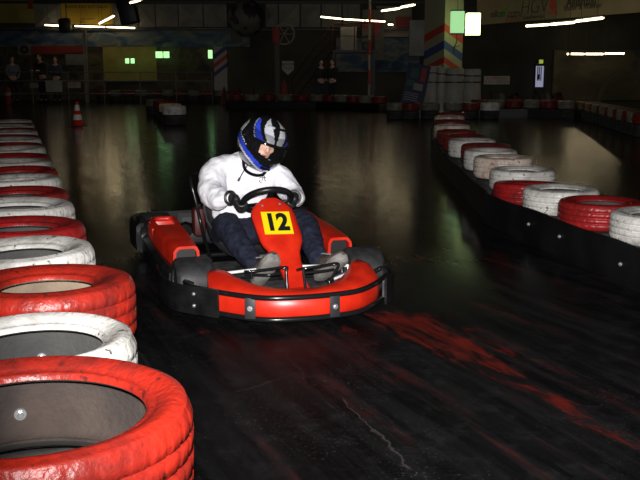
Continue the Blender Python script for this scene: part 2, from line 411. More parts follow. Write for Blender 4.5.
#@@SECTION hall
# ------------------------------------------------------------------ floor, walls, ceiling
def floor_material():
    m, n, l, b = nt('worn_black_track_floor')
    tc = n.new('ShaderNodeTexCoord')
    def mapping(loc=(0, 0, 0), rot=0, sc=(1, 1, 1)):
        # texture-type: places an ellipse with centre loc, axes sc, turned by rot
        mp = n.new('ShaderNodeMapping'); mp.vector_type = 'TEXTURE'
        mp.inputs['Location'].default_value = loc; mp.inputs['Rotation'].default_value = (0, 0, rot); mp.inputs['Scale'].default_value = sc
        l.new(tc.outputs['Object'], mp.inputs['Vector']); return mp
    def noise(mp, scale, detail=6, rough=.6):
        z = n.new('ShaderNodeTexNoise'); z.inputs['Scale'].default_value = scale; z.inputs['Detail'].default_value = detail; z.inputs['Roughness'].default_value = rough
        l.new(mp.outputs[0], z.inputs['Vector']); return z.outputs['Fac']
    def ramp(v, lo, hi):
        r = n.new('ShaderNodeMapRange'); r.inputs['From Min'].default_value = lo; r.inputs['From Max'].default_value = hi; l.new(v, r.inputs['Value']); return r.outputs[0]
    def math_(op, a, bb):
        q = n.new('ShaderNodeMath'); q.operation = op
        for i, v in enumerate((a, bb)):
            if isinstance(v, (int, float)): q.inputs[i].default_value = v
            else: l.new(v, q.inputs[i])
        return q.outputs[0]
    def mix(f, a, bb):
        q = n.new('ShaderNodeMixRGB')
        for i, v in enumerate((f, a, bb)):
            if isinstance(v, tuple): q.inputs[i].default_value = (*v, 1)
            elif isinstance(v, (int, float)): q.inputs[i].default_value = v
            else: l.new(v, q.inputs[i])
        return q.outputs[0]
    ident = mapping()
    ROT = R_(-66)
    streak = mapping(rot=ROT, sc=(3.2, .28, 1))
    big = noise(ident, .9, 6); sm = noise(streak, 3.2, 8, .65); speck = noise(ident, 75, 3, .7); mid = noise(ident, 7, 8, .7)
    col = mix(ramp(sm, .40, .72), (.0025, .0025, .003), (.011, .0115, .0125))
    col = mix(math_('MULTIPLY', ramp(mid, .52, .8), .4), col, (.035, .035, .037))
    col = mix(math_('MULTIPLY', math_('MULTIPLY', ramp(speck, .60, .70), ramp(noise(ident, 2.2, 5), .42, .62)), .55), col, (.13, .125, .12))
    scr = noise(mapping(rot=ROT, sc=(1.2, .02, 1)), 3, 4); col = mix(math_('MULTIPLY', math_('MULTIPLY', ramp(scr, .62, .70), ramp(mid, .45, .6)), .35), col, (.06, .06, .06))
    # red paint left in patches along the kart line
    def patch(loc, ax, rot, gain):
        mp = mapping((loc[0], loc[1], 0), rot, (ax[0], ax[1], 1))
        g = n.new('ShaderNodeTexGradient'); g.gradient_type = 'SPHERICAL'; l.new(mp.outputs[0], g.inputs['Vector'])
        return math_('MULTIPLY', g.outputs['Fac'], gain)
    masks = None
    for (px, py, a, bb, rot, gain) in PATCHES:
        p = ground(px, py); q = patch((p.x, p.y), (a, bb), rot, gain)
        masks = q if masks is None else math_('MAXIMUM', masks, q)
    fine = noise(mapping(rot=ROT, sc=(1.5, .45, 1)), 6, 9, .72)
    v = math_('ADD', math_('MULTIPLY', masks, 1.0), math_('MULTIPLY', math_('SUBTRACT', fine, .5), 2.6))
    redf = math_('MULTIPLY', ramp(v, .48, .80), ramp(noise(streak, 5, 8, .7), .36, .50))
    faint = math_('MULTIPLY', math_('MULTIPLY', ramp(noise(streak, 1.6, 6), .54, .70), ramp(fine, .45, .62)), .35)
    col = mix(faint, col, (.13, .012, .008))
    col = mix(redf, col, mix(ramp(mid, .3, .7), (.05, .006, .004), (.15, .011, .006)))
    # hairline cracks
    vo = n.new('ShaderNodeTexVoronoi'); vo.feature = 'DISTANCE_TO_EDGE'; vo.inputs['Scale'].default_value = .55
    wn = n.new('ShaderNodeTexNoise'); wn.inputs['Scale'].default_value = 2.2; wn.inputs['Detail'].default_value = 5
    l.new(ident.outputs[0], wn.inputs['Vector'])
    vm = n.new('ShaderNodeVectorMath'); vm.operation = 'MULTIPLY_ADD'; vm.inputs[1].default_value = (.35, .35, 0)
    l.new(wn.outputs['Color'], vm.inputs[0]); l.new(ident.outputs[0], vm.inputs[2]); l.new(vm.outputs[0], vo.inputs['Vector'])
    cr = math_('MULTIPLY', ramp(vo.outputs['Distance'], .0055, .0025), ramp(noise(ident, 3, 3), .42, .60))
    def crack(p, q, w=.006):
        a = ground(*p); e = ground(*q); dx = e-a; L = dx.length; ang = math.atan2(dx.y, dx.x)
        mp = mapping(((a.x+e.x)/2, (a.y+e.y)/2, 0), ang, (1, 1, 1)); sp = n.new('ShaderNodeSeparateXYZ'); l.new(mp.outputs[0], sp.inputs[0])
        wob = math_('MULTIPLY', math_('SUBTRACT', noise(mp, 5, 6), .5), .12)
        dd = math_('ABSOLUTE', math_('ADD', sp.outputs[1], wob), 0)
        end = ramp(math_('ABSOLUTE', sp.outputs[0], 0), L/2, L/2*.93)
        return math_('MULTIPLY', math_('MULTIPLY', ramp(dd, w, w*.4), end), ramp(noise(mp, 9, 4), .2, .4))
    for p, q in (((262, 343), (545, 318)), ((284, 352), (306, 378)), ((300, 372), (236, 392)), ((340, 398), (415, 470))):
        cr = math_('MAXIMUM', math_('MULTIPLY', cr, .5), math_('MULTIPLY', crack(p, q, .005), .7))
    col = mix(math_('MULTIPLY', cr, .5), col, (.10, .085, .08))
    l.new(col, b.inputs['Base Color'])
    rg = math_('ADD', math_('MULTIPLY', ramp(sm, .3, .75), .10), math_('ADD', .13, math_('MULTIPLY', redf, .2)))
    worn = ramp(math_('MAXIMUM', patch((.4, 3.2), (3.4, 3.2), 0, .8), patch((-.6, 4.0), (2.4, 2.4), 0, .8)), 0, .5)
    rg = math_('ADD', rg, math_('MULTIPLY', worn, .34))
    l.new(math_('SUBTRACT', .45, math_('MULTIPLY', worn, .33)), b.inputs['Specular IOR Level'])
    l.new(rg, b.inputs['Roughness']); b.inputs['Specular IOR Level'].default_value = .45
    bp = n.new('ShaderNodeBump'); bp.inputs['Strength'].default_value = .045; bp.inputs['Distance'].default_value = .02
    bh = math_('ADD', noise(mapping(rot=0, sc=(1, 1, 1)), 6, 4), math_('MULTIPLY', cr, -.6)); l.new(bh, bp.inputs['Height']); l.new(bp.outputs[0], b.inputs['Normal'])
    return m
PATCHES = [(418, 325, .62, .34, R_(-52), 1.0), (455, 345, .55, .30, R_(-55), 1.0), (395, 316, .35, .18, R_(-20), .8), (500, 368, .5, .16, R_(-62), .75), (548, 398, .6, .12, R_(-64), .72), (600, 432, .5, .12, R_(-64), .66), (590, 262, .9, .3, R_(-70), .45), (410, 258, 1.1, .35, R_(-60), .45), (450, 250, 1.2, .3, R_(-60), .42), (340, 330, .3, .2, 0, .55), (212, 332, .16, .1, 0, .6), (470, 300, .8, .2, R_(-60), .45), (360, 345, .3, .1, 0, .55)]
YB = 37.5; XL = -17.0; XR = 15.0; ZC = 4.6
o = struct(obj('floor', bx((XL, -4, -.1), (XR, YB, 0)), floor_material(), smooth=False))
wm = noisy('dim_hall_wall_paint', (.028, .027, .02), (.07, .066, .045), .5, rough=.8, bump=.1, bscale=8)
struct(obj('wall_back', bx((XL, YB, 0), (XR, YB+.2, ZC)), wm, smooth=False))
struct(obj('wall_left', bx((XL-.2, -4, 0), (XL, YB+.2, ZC)), wm, smooth=False))
struct(obj('wall_right', bx((XR, -4, 0), (XR+.2, YB+.2, ZC)), wm, smooth=False))
struct(obj('wall_front', bx((XL-.2, -4.2, 0), (XR+.2, -4, ZC)), wm, smooth=False))
struct(obj('ceiling', bx((XL-.2, -4.2, ZC), (XR+.2, YB+.2, ZC+.2)), noisy('dark_ceiling', (.012, .012, .012), (.025, .025, .022), 1, rough=.9), smooth=False))

def panel(name, x0, y0, x1, y1, Y, mat, label, cat, th=.06, group=None, smooth=False):
    a = at(x0, y1, Y); c = at(x1, y0, Y)
    o = obj(name, bx((a.x, Y, a.z), (c.x, YB if Y > 37 else Y+th, c.z), .01), mat, smooth=smooth)
    return tag(o, label, cat, group)
def wall_text(par, txt, px, py, Y, hpx, mat, sx=1, rz=0, shear=0, tilt=0, bold=0):
    p = at(px, py, Y); me = text_mesh(txt, hpx*Y/F*1.42, .004, bold, sx, shear=shear)
    o = obj('lettering', me, mat, smooth=False); o.matrix_world = Matrix.Translation(p+Vector((0, -.012, 0))) @ Matrix.Rotation(rz, 4, 'Z') @ Matrix.Rotation(PI/2, 4, 'X') @ Matrix.Rotation(tilt, 4, 'Z')
    o.parent = par; return o
def mural_mat(name, cols, scale=1.2, stretch=(1, 1, 2.2)):
    m, n, l, b = nt(name)
    tc = n.new('ShaderNodeTexCoord'); mp = n.new('ShaderNodeMapping'); mp.inputs['Scale'].default_value = stretch; l.new(tc.outputs['Object'], mp.inputs['Vector'])
    z = n.new('ShaderNodeTexNoise'); z.inputs['Scale'].default_value = scale; z.inputs['Detail'].default_value = 6; z.inputs['Distortion'].default_value = .8; l.new(mp.outputs[0], z.inputs['Vector'])
    r = n.new('ShaderNodeValToRGB'); r.color_ramp.interpolation = 'EASE'
    while len(r.color_ramp.elements) < len(cols): r.color_ramp.elements.new(.5)
    for i, c in enumerate(cols):
        r.color_ramp.elements[i].position = .3+.4*i/(len(cols)-1); r.color_ramp.elements[i].color = (*c, 1)
    l.new(z.outputs['Fac'], r.inputs['Fac']); l.new(r.outputs['Color'], b.inputs['Base Color']); b.inputs['Roughness'].default_value = .7
    return m
M['m_blue'] = mural_mat('blue_seascape_mural', [(.02, .03, .05), (.03, .07, .14), (.08, .12, .16), (.18, .17, .12), (.05, .08, .13)])
M['m_dark'] = mural_mat('dark_poster_wall', [(.01, .01, .01), (.05, .03, .02), (.09, .08, .03), (.03, .02, .02)], 1.6, (1, 1, 1))
M['m_land'] = mural_mat('hazy_landscape_mural', [(.02, .022, .016), (.07, .06, .035), (.12, .10, .055), (.04, .05, .045)], .55, (1, 1, 1.4))
M['cream'] = noisy('cream_board', (.22, .2, .15), (.30, .27, .2), 1.5, rough=.7)
M['pale'] = noisy('pale_grey_panel', (.16, .155, .14), (.24, .23, .2), 2, rough=.6)
M['yellowboard'] = noisy('yellow_advert_board', (.55, .34, .02), (.62, .40, .03), 2, rough=.6)
M['ochre'] = noisy('yellow_green_wall', (.24, .21, .05), (.33, .29, .08), 2, rough=.8)
M['darkprint'] = simple('dark_lettering', (.02, .02, .025), .6)
M['redprint'] = simple('red_lettering', (.45, .03, .025), .6)
M['redboard'] = simple('red_board', (.24, .02, .016), .6)
M['rail'] = simple('dark_red_rail', (.06, .015, .012), .6)
M['blueboard'] = simple('blue_board', (.012, .018, .055), .6)
M['greenprint'] = simple('green_logo', (.10, .25, .03), .6)
M['greymetal'] = noisy('grey_painted_rail', (.10, .10, .095), (.15, .15, .14), 4, rough=.5)
M['darkmetal'] = simple('dark_steel', (.03, .03, .032), .5, .3)
M['whitedim'] = noisy('dirty_white_paint', (.30, .29, .26), (.42, .40, .36), 3, rough=.6)
M['tubelight'] = emit('fluorescent_tube', (1.0, .80, .47), 7.5)
M['greenlamp'] = emit('green_lamp_glass', (.50, 1.0, .42), 1.15)
M['greenlamp_bright'] = emit('bright_green_lamp_glass', (.80, 1.0, .42), 6.0)
M['greenlamp_dim'] = emit('dim_green_lamp_glass', (.48, .95, .42), .70)
M['exitlamp'] = emit('yellow_green_exit_lamp', (.75, .85, .10), .35)
M['screen'] = emit('pale_blue_lit_doorway', (.50, .52, .75), .42)

# murals and frieze on the back wall
panel('mural', -60, 28, 58, 47, 37.3, M['m_blue'], 'dark seascape mural band left of the loudspeaker, under the boards', 'mural')
panel('mural', 58, 28, 250, 47, 37.3, M['m_blue'], 'long blue seascape mural band under the row of fluorescent tubes at left', 'mural')
panel('mural', 336, 38, 420, 72, 37.3, M['m_blue'], 'dark blue mural behind the white flag banner', 'mural')
panel('poster_wall', -60, 47, 105, 100, 37.34, M['m_dark'], 'dim wall of posters behind the spectators at far left', 'posters')
panel('painted_wall_panel', 104, 46, 156, 82, 37.3, M['ochre'], 'yellow green lit wall panel behind the twin green lamp', 'wall panel')
panel('poster_wall', 156, 47, 214, 90, 37.34, M['m_dark'], 'dark brown poster wall left of the striped column', 'posters')
panel('painted_wall_panel', 376, 6, 412, 37, 37.3, M['cream'], 'cream wall panel lit by the tilted tubes near the pillar', 'wall panel')
panel('advertising_board', -20, 0, 33, 23, 37.2, M['ochre'], 'dull olive advertising board at the top left corner', 'sign')
panel('red_plaque', 28, -13, 31.5, 9, 36.99, M['redboard'], 'narrow dark red plaque hanging at the top left', 'sign')
p = panel('advertising_board', 62, 3, 112, 24.5, 37.15, M['yellowboard'], 'yellow advertising board glowing above the left fluorescent tubes', 'sign')
wall_text(p, 'KIENCHER KETTAUN', 87, 7, 37.15, 2.6, M['darkprint'], 1.15)
wall_text(p, 'KARTSPORT', 88, 19, 37.15, 1.8, M['darkprint'])
wall_text(p, 'Tel/Fax', 82, 21.8, 37.15, 1.8, M['darkprint'])
# diamond padded frieze panels
def diamond(name, x0, y0, x1, y1, Y, label):
    a = at(x0, y1, Y); c = at(x1, y0, Y); bm = bmesh.new(); w = c.x-a.x; h = c.z-a.z
    box(bm, (a.x, Y, a.z), (c.x, YB, c.z))
    P = [Vector((a.x+.02, Y, a.z+.02)), Vector((c.x-.02, Y, a.z+.02)), Vector((c.x-.02, Y, c.z-.02)), Vector((a.x+.02, Y, c.z-.02))]
    v = [bm.verts.new(q-Vector((0, .002, 0))) for q in P]; t = bm.verts.new((a.x+w/2, Y-.14, a.z+h/2))
    for k in range(4): bm.faces.new((v[k], v[(k+1) % 4], t))
    return tag(obj(name, bm, M['pale'], smooth=False), label, 'wall panel', 'diamond folded frieze panels')
for i, (x0, x1) in enumerate([(35, 61), (113.5, 138), (139, 155), (156, 178), (179, 203), (204, 227), (266, 278), (279, 300), (301, 321), (322, 342), (343, 361)]):
    diamond('frieze_panel', x0, 4, x1-.6, 27, 37.25, 'pale diamond-folded panel of the high frieze, %s of the row from the left' % ORD[i])
struct(obj('trim_1', bx((XL, 37.05, 2.80), (6.5, 37.25, 2.86)), M['darkmetal'], smooth=False))
struct(obj('trim_2', bx((XL, 37.05, 3.86), (6.5, 37.25, 3.94)), M['darkmetal'], smooth=False))

# fluorescent tubes: housing + tube
def lamp(p, q, label, r=.022):
    p = Vector(p); q = Vector(q); c = (p+q)/2
    e = empty('fluorescent_lamp', c, 0, label, 'lamp', 'bare fluorescent tubes in the hall')
    dv = (q-p).normalized(); bm = bmesh.new(); tube(bm, [p-c, q-c], r, 10); obj('tube', bm, M['tubelight'], e)
    bm = bmesh.new(); a, b2 = frame_axes(dv); up = Vector((0, 0, 1))
    loft(bm, [[s+a*.03+up*(r+.012), s-a*.03+up*(r+.012), s-a*.03+up*(r+.05), s+a*.03+up*(r+.05)] for s in (p-c-dv*.02, q-c+dv*.02)]); obj('housing', bm, M['darkmetal'], e, smooth=False)
    for s in (p-c, q-c):
        bm = bmesh.new(); tube(bm, [s+up*(r+.03), s-up*r], .014, 8); obj('socket', bm, M['darkmetal'], e)
    # hangers up to the ceiling
    for t in (.2, .8):
        s = p-c+(q-p)*t; obj('hanger_rod', tb([s+up*(r+.05), Vector((s.x, s.y, ZC-.002-c.z))], .006, 6), M['darkmetal'], e)
def lamp_row(segs, Y0, Y1, labels, r=.022):
    xa = segs[0][0]; xb = segs[-1][2]
    for (x0, y0, x1, y1), lab in zip(segs, labels):
        f = lambda x: Y0+(Y1-Y0)*(x-xa)/(xb-xa)
        lamp(at(x0, y0, f(x0)), at(x1, y1, f(x1)), lab, r)
lamp_row([(45, 25, 61, 25.8), (75, 26, 105, 27), (107, 27, 135, 28)], 36.6, 36.6, ['fluorescent tube left of the loudspeaker at far left', 'long fluorescent tube under the yellow advertising board', 'fluorescent tube right of the yellow board, end of left row'], .027)
lamp_row([(99.5, 23.5, 114, 16)], 35, 30, ['slanting fluorescent tube in front of the yellow advertising board'], .027)
lamp_row([(130, 3, 141, 0)], 24, 20, ['fluorescent tube at the top edge beside the hanging dark box'], .02)
lamp_row([(320.5, 16.8, 342, 19), (343.5, 19.2, 364, 20.4), (365.5, 20.5, 385, 21.5)], 33, 34.6, ['left tube of the three above the dark staircase', 'middle tube of the three above the dark staircase', 'right tube of the three, beside the white flag banner'], .026)
lamp_row([(382, 10.8, 400, 8.4), (401, 7.3, 414.5, 4.8)], 33, 29, ['lower left tube of the tilted pair left of the pillar', 'upper right tube of the tilted pair left of the pillar'], .03)
lamp_row([(388, 24.5, 393, 24.8)], 36.5, 36.5, ['short glimpse of a tube beside the red sign near the pillar'], .03)
lamp_row([(526.5, 26, 549, 24.6), (550.5, 24.4, 575, 22.3), (576, 21.3, 603, 18)], 26.5, 22.8, ['left tube of the three below the sponsor banner', 'middle tube of the three below the sponsor banner', 'right tube of the three below the sponsor banner'], .03)
lamp_row([(567, 54, 568.6, 54), (571, 53.9, 584, 54), (585.6, 54, 603, 54), (604.8, 53.6, 624, 53.4)], 35.5, 35.5, ['tiny tube end at the left of the lower right lamp row', 'second lamp from the left in the lower right row', 'third lamp from the left in the lower right row', 'rightmost lamp of the lower right row'], .036)

# green lamps
def lantern(px0, py0, px1, py1, Y, mat, label, depth=None, round_=False):
    a = at(px0, py1, Y); c = at(px1, py0, Y); w = c.x-a.x; h = c.z-a.z; dp = depth or w*.7
    e = empty('green_lamp', ((a.x+c.x)/2, Y, a.z), 0, label, 'lamp', 'green glass lamps')
    obj('glass', bx((-w/2, -dp/2, .02), (w/2, dp/2, h-.02), .015), mat, e)
    bm = bmesh.new(); box(bm, (-w/2-.01, -dp/2-.01, -.01), (w/2+.01, dp/2+.01, .02)); obj('base_cap', bm, M['darkmetal'], e, smooth=False)
    bm = bmesh.new(); box(bm, (-w/2-.01, -dp/2-.01, h-.02), (w/2+.01, dp/2+.01, h+.01)); obj('top_cap', bm, M['darkmetal'], e, smooth=False)
    if Y > 36: obj('wall_bracket', bx((-.03, dp/2, h*.4), (.03, YB-Y, h*.6)), M['darkmetal'], e, smooth=False)
    return e
lantern(125.5, 57.8, 128.8, 64, 36.9, M['greenlamp'], 'left half of the twin green lamp on the yellow wall panel')
lantern(131, 57.8, 134.3, 64, 36.9, M['greenlamp'], 'right half of the twin green lamp on the yellow wall panel')
lantern(156, 51, 162, 58.5, 36.9, M['greenlamp'], 'left green lamp of the pair on the dark poster wall')
lantern(163.8, 51, 169, 58.5, 36.9, M['greenlamp'], 'right green lamp of the pair on the dark poster wall')
lantern(208.3, 49.5, 212.2, 59, 36.9, M['greenlamp'], 'narrow single green lamp left of the striped column')
b = lantern(450.5, 10.5, 464, 34, 25.0, M['greenlamp_dim'], 'dimmer green lamp hanging in front of the chevron pillar')
cc = at(457, 10.5, 25); bm = bmesh.new(); tube(bm, [(0, 0, cc.z-b.location.z), (0, 0, ZC-b.location.z-.002)], .006, 6); obj('hanging_cord', bm, M['darkmetal'], b)
bm = tb([(0, 0, -.01), (0, 0, -.2), (-.05, 0, -.33), (-.07, 0, -.5)], .012, 8, n=4); tube(bm, [(-.11, 0, -.35), (.02, 0, -.33), (.1, 0, -.30)], .01, 6); obj('bracket', bm, M['darkmetal'], b)
b = lantern(466, 12.5, 480, 36, 25.3, M['greenlamp_bright'], 'brighter green lamp right of the chevron pillar')
bm = bmesh.new(); tube(bm, [(-.17, 0, .25), (-.19, 1.02, .25)], .012, 6); obj('bracket', bm, M['darkmetal'], b)

# chevron pillar (square column seen on its corner)
def stripes_mat(name, cols, axis_expr, per):
    m, n, l, b = nt(name); tc = n.new('ShaderNodeTexCoord'); sp = n.new('ShaderNodeSeparateXYZ'); l.new(tc.outputs['Object'], sp.inputs[0])
    s = None
    for k, w in enumerate(axis_expr):
        if not w: continue
        q = n.new('ShaderNodeMath'); q.operation = 'MULTIPLY'; q.inputs[1].default_value = abs(w)
        src = sp.outputs[k]
        if w < 0 and k < 2:
            ab = n.new('ShaderNodeMath'); ab.operation = 'ABSOLUTE'; l.new(src, ab.inputs[0]); src = ab.outputs[0]
        l.new(src, q.inputs[0])
        if s is None: s = q.outputs[0]
        else:
            a = n.new('ShaderNodeMath'); a.operation = 'ADD'; l.new(s, a.inputs[0]); l.new(q.outputs[0], a.inputs[1]); s = a.outputs[0]
    mr = n.new('ShaderNodeMapRange'); mr.inputs['From Min'].default_value = per[0]; mr.inputs['From Max'].default_value = per[1]; l.new(s, mr.inputs['Value'])
    r = n.new('ShaderNodeValToRGB'); r.color_ramp.interpolation = 'CONSTANT'
    while len(r.color_ramp.elements) < len(cols): r.color_ramp.elements.new(.5)
    for i, (pos, c) in enumerate(cols): r.color_ramp.elements[i].position = pos; r.color_ramp.elements[i].color = (*c, 1)
    l.new(mr.outputs[0], r.inputs['Fac']); l.new(r.outputs['Color'], b.inputs['Base Color']); b.inputs['Roughness'].default_value = .7
    return m
CREAM = (.25, .23, .15); RED = (.36, .035, .02); BLUE = (.035, .05, .17)
YP = 26.0
pc = at(444, 60, YP)
pil = struct(obj('trim_3', prism(bmesh.new(), [Vector((0, 0, 0)), Vector((.57, .35, 0)), Vector((.08, 1.1, 0)), Vector((-.49, .75, 0))], (0, 0, 1), ZC-.002),
    stripes_mat('chevron_pillar_paint', [(0, CREAM), (.30, RED), (.36, CREAM), (.44, BLUE), (.52, CREAM), (.61, RED), (.69, CREAM)], (-.62, 0, 1), (.6, 3.4)), smooth=False))
pil.location = (pc.x, YP, 0); pil['label'] = 'square pillar painted with red and blue chevrons'; 

# striped column at the left
q0 = at(215, 90, 36.4); q1 = at(228, 90, 36.4)
o = tag(obj('striped_column', bx((-.26, -.2, 0), (.26, .2, 2.14), .01), stripes_mat('diagonal_stripes', [(0, (.32, .31, .29)), (.26, BLUE), (.38, (.32, .31, .29)), (.50, RED), (.62, (.32, .31, .29)), (.74, BLUE), (.88, (.32, .31, .29))], (-0.0, 0, 1), (.8, 2.2)), smooth=False), 'white column with diagonal blue and red stripes by the left wall', 'column')
o.location = ((q0.x+q1.x)/2, 36.4, 0)
# make its stripes diagonal: lean the coordinate with x
for n_ in o.data.materials[0].node_tree.nodes:
    pass
t_ = o.data.materials[0].node_tree
sx_ = [n_ for n_ in t_.nodes if n_.bl_idname == 'ShaderNodeSeparateXYZ'][0]; mr_ = [n_ for n_ in t_.nodes if n_.bl_idname == 'ShaderNodeMapRange'][0]
ad = t_.nodes.new('ShaderNodeMath'); ad.operation = 'MULTIPLY_ADD'; ad.inputs[1].default_value = -.75
t_.links.new(sx_.outputs[0], ad.inputs[0]); t_.links.new(sx_.outputs[2], ad.inputs[2]); t_.links.new(ad.outputs[0], mr_.inputs['Value'])

# pale steel post at left
q = at(87, 90, 36); tag(obj('post', bx((-.07, -.07, 0), (.07, .07, 2.75), .01), M['pale'], smooth=False), 'pale square post behind the railing left of the green lamp', 'post').location = (q.x, 36, 0)

# loudspeaker and hanging dark box
q = at(67, 32, 35.5); e = empty('loudspeaker', (q.x, 35.5, q.z), 0, 'black loudspeaker in front of the left fluorescent tubes', 'loudspeaker')
bm = bx((-.25, -.2, 0), (.2, .2, .52), .09, Matrix.Rotation(R_(-8), 4, 'Y')); obj('cabinet', bm, M['black'], e)
bm = lathe([(0, -.22), (.13, -.215), (.15, -.2), (.0, -.19)], 24, 'Y', mat=Matrix.Translation((-.02, 0, .26))); obj('cone_grille', bm, M['darkmetal'], e)
bm = bmesh.new(); tube(bm, [(0, 0, .5), (0, 0, ZC-q.z-.002)], .02, 8); obj('ceiling_bracket', bm, M['darkmetal'], e)
q = at(131, 24, 30); e = empty('hanging_box', (q.x, 30, q.z), 0, 'dark box hanging from the ceiling above the left tubes', 'loudspeaker')
obj('cabinet', bx((-.28, -.25, 0), (.28, .25, .85), .04, Matrix.Rotation(R_(-12), 4, 'Y')), M['black'], e)
bm = bmesh.new(); tube(bm, [(-.1, 0, .8), (-.1, 0, ZC-q.z-.002)], .02, 8); obj('ceiling_bracket', bm, M['darkmetal'], e)

# railing across the left back
YR = 34.5
e = empty('railing', (0, YR, 0), 0, 'grey spectator railing along the far left side of the track', 'railing')
xs = [at(px, 80, YR).x for px in range(-40, 215, 36)]
for z, r, nm in ((1.16, .018, 'top_rail'), (.83, .03, 'middle_rail'), (.36, .03, 'lower_rail')):
    bm = bmesh.new(); tube(bm, [(xs[0], 0, z), (xs[-1], 0, z)], r, 8); obj(nm, bm, M['greymetal'], e)
for x in xs:
    bm = bmesh.new(); tube(bm, [(x, 0, 0), (x, 0, 1.16)], .022, 8); obj('post', bm, M['greymetal'], e)
def hung(name, x0, y0, x1, y1, Y, mat, label, arrow=False):
    a = at(x0, y1, Y); c = at(x1, y0, Y); bm = bmesh.new(); w = c.x-a.x
    poly = [Vector((a.x, Y, a.z)), Vector((c.x-(w*.2 if arrow else 0), Y, a.z))]+([Vector((c.x, Y, (a.z+c.z)/2))] if arrow else [])+[Vector((c.x-(w*.2 if arrow else 0), Y, c.z)), Vector((a.x, Y, c.z))]
    prism(bm, poly, (0, 1, 0), YB-Y if Y > 37 else .067); return tag(obj(name, bm, mat, smooth=False), label, 'sign')
hung('arrow_sign', 30, 83, 38.6, 88, 34.4, M['cream'], 'small cream arrow sign hung on the left railing', True)
hung('blank_board', 46, 80.5, 61.5, 92, 34.4, M['whitedim'], 'blank whitish board hung on the left railing')
o = hung('small_sign', 68, 82, 80, 88, 34.4, M['whitedim'], 'small white and red sign hung on the left railing')
wall_text(o, 'STOP', 73, 84.6, 34.4, 2.4, M['redprint'])
hung('red_poster', 31, 46, 86, 54, 37.2, M['redboard'], 'long dark red poster above the spectators')
o = hung('white_notice', 18, 45, 31, 55, 37.2, M['pale'], 'pale square notice with a round emblem left of the red poster')
bm = lathe([(.06, -.02), (.17, -.02), (.17, 0), (.06, 0)], 32, 'Y', closed=True, mat=Matrix.Translation(at(24.5, 49.5, 37.19))); obj('emblem', bm, M['darkprint'], o)
hung('grey_notice', 66, 53, 86, 65, 37.2, M['pale'], 'grey notice board left of the pale post')
# fire extinguisher
q = at(8, 100, 34.0); e = empty('fire_extinguisher', (q.x, 34.0, 0), 0, 'red fire extinguisher beneath the railing at far left', 'fire extinguisher')
obj('cylinder', lathe([(0, 0), (.11, 0), (.12, .02), (.12, .5), (.09, .57), (.035, .61), (.035, .65), (0, .65)], 24), M['redboard'], e)
bm = bx((-.02, -.08, .65), (.02, .05, .69), .005); obj('valve_handle', bm, M['black'], e); obj('label_band', lathe([(.121, .3), (.122, .3), (.122, .42), (.121, .42)], 24, closed=True), M['whitedim'], e)

# globe
q = at(246, 18, 36.6); e = empty('globe', q, 0, 'big dark globe with continents above the back wall', 'globe')
def globe_mat():
    m, n, l, b = nt('globe_map'); tc = n.new('ShaderNodeTexCoord'); z = n.new('ShaderNodeTexNoise'); z.inputs['Scale'].default_value = 1.7; z.inputs['Detail'].default_value = 4
    l.new(tc.outputs['Object'], z.inputs['Vector']); r = n.new('ShaderNodeValToRGB'); r.color_ramp.elements[0].position = .47; r.color_ramp.elements[1].position = .50
    r.color_ramp.elements[0].color = (.10, .10, .09, 1); r.color_ramp.elements[1].color = (.012, .014, .02, 1); l.new(z.outputs['Fac'], r.inputs['Fac']); l.new(r.outputs[0], b.inputs['Base Color']); b.inputs['Roughness'].default_value = .6; return m
bm = bmesh.new(); bmesh.ops.create_uvsphere(bm, u_segments=40, v_segments=24, radius=.73); obj('sphere', bm, globe_mat(), e)
bm = bx((-.62, -.1, -.95), (-.18, .1, -.42)); obj('bracket', bm, M['black'], e, smooth=False)
bm = bmesh.new(); tube(bm, [(0, 0, .7), (0, 0, ZC-q.z-.002)], .03, 8); obj('hanging_rod', bm, M['darkmetal'], e)

# round wheel-like prop on a dark mast with a red block
q = at(283, 34, 36); e = empty('round_prop', (q.x, 36, 0), 0, 'dark round spoked prop with a red block left of the staircase', 'decoration')
zc = q.z
bm = lathe([(.36, -.05), (.42, -.05), (.42, .05), (.36, .05)], 32, 'Y', closed=True, mat=Matrix.Translation((0.05, 0, zc)))
for k in range(6):
    a = k*PI/3; tube(bm, [(0.05, 0, zc), (0.05+.38*math.cos(a), 0, zc+.38*math.sin(a))], .025, 6)
obj('spoked_wheel', bm, M['pale'], e); obj('red_block', bx((-.42, -.1, zc-.35), (-.12, .1, zc+.25), .02), M['redboard'], e); obj('mast', bx((-.32, -.06, 0), (-.14, .06, zc-.3)), M['black'], e, smooth=False)
# shield sign, red cone
q = at(288, 75, 33.5); e = empty('shield_sign', (q.x, 33.5, 0), 0, 'pale shield-shaped sign with grey lettering by the staircase', 'sign')
a = at(282, 61, 33.5); c = at(294, 75, 33.5); w = (c.x-a.x)/2; zt, zb = a.z, c.z
obj('shield', prism(bmesh.new(), [Vector((-w, 0, zt)), Vector((w, 0, zt)), Vector((w, 0, zb+.2)), Vector((0, 0, zb)), Vector((-w, 0, zb+.2))], (0, 1, 0), .02), M['whitedim'], e, smooth=False)
obj('pole', tb([(0, .04, 0), (0, .04, zt)], .02, 8), M['darkmetal'], e)
for k, s in enumerate(('BOXEN', 'STOP')):
    tme = text_mesh(s, .13, .003); t = obj('lettering', tme, M['darkprint'], e, smooth=False); t.location = (0, -.006, zt-.12-.15*k); t.rotation_euler = (PI/2, 0, 0)
q = at(284, 93, 32); o = tag(obj('red_pennant', lathe([(0, 0), (.17, 0), (.15, .3), (.10, .65), (.05, .85), (0, .88)], 20), M['redboard']), 'dark red pointed cover standing before the shield sign', 'cover'); o.location = (q.x, 32, 0)
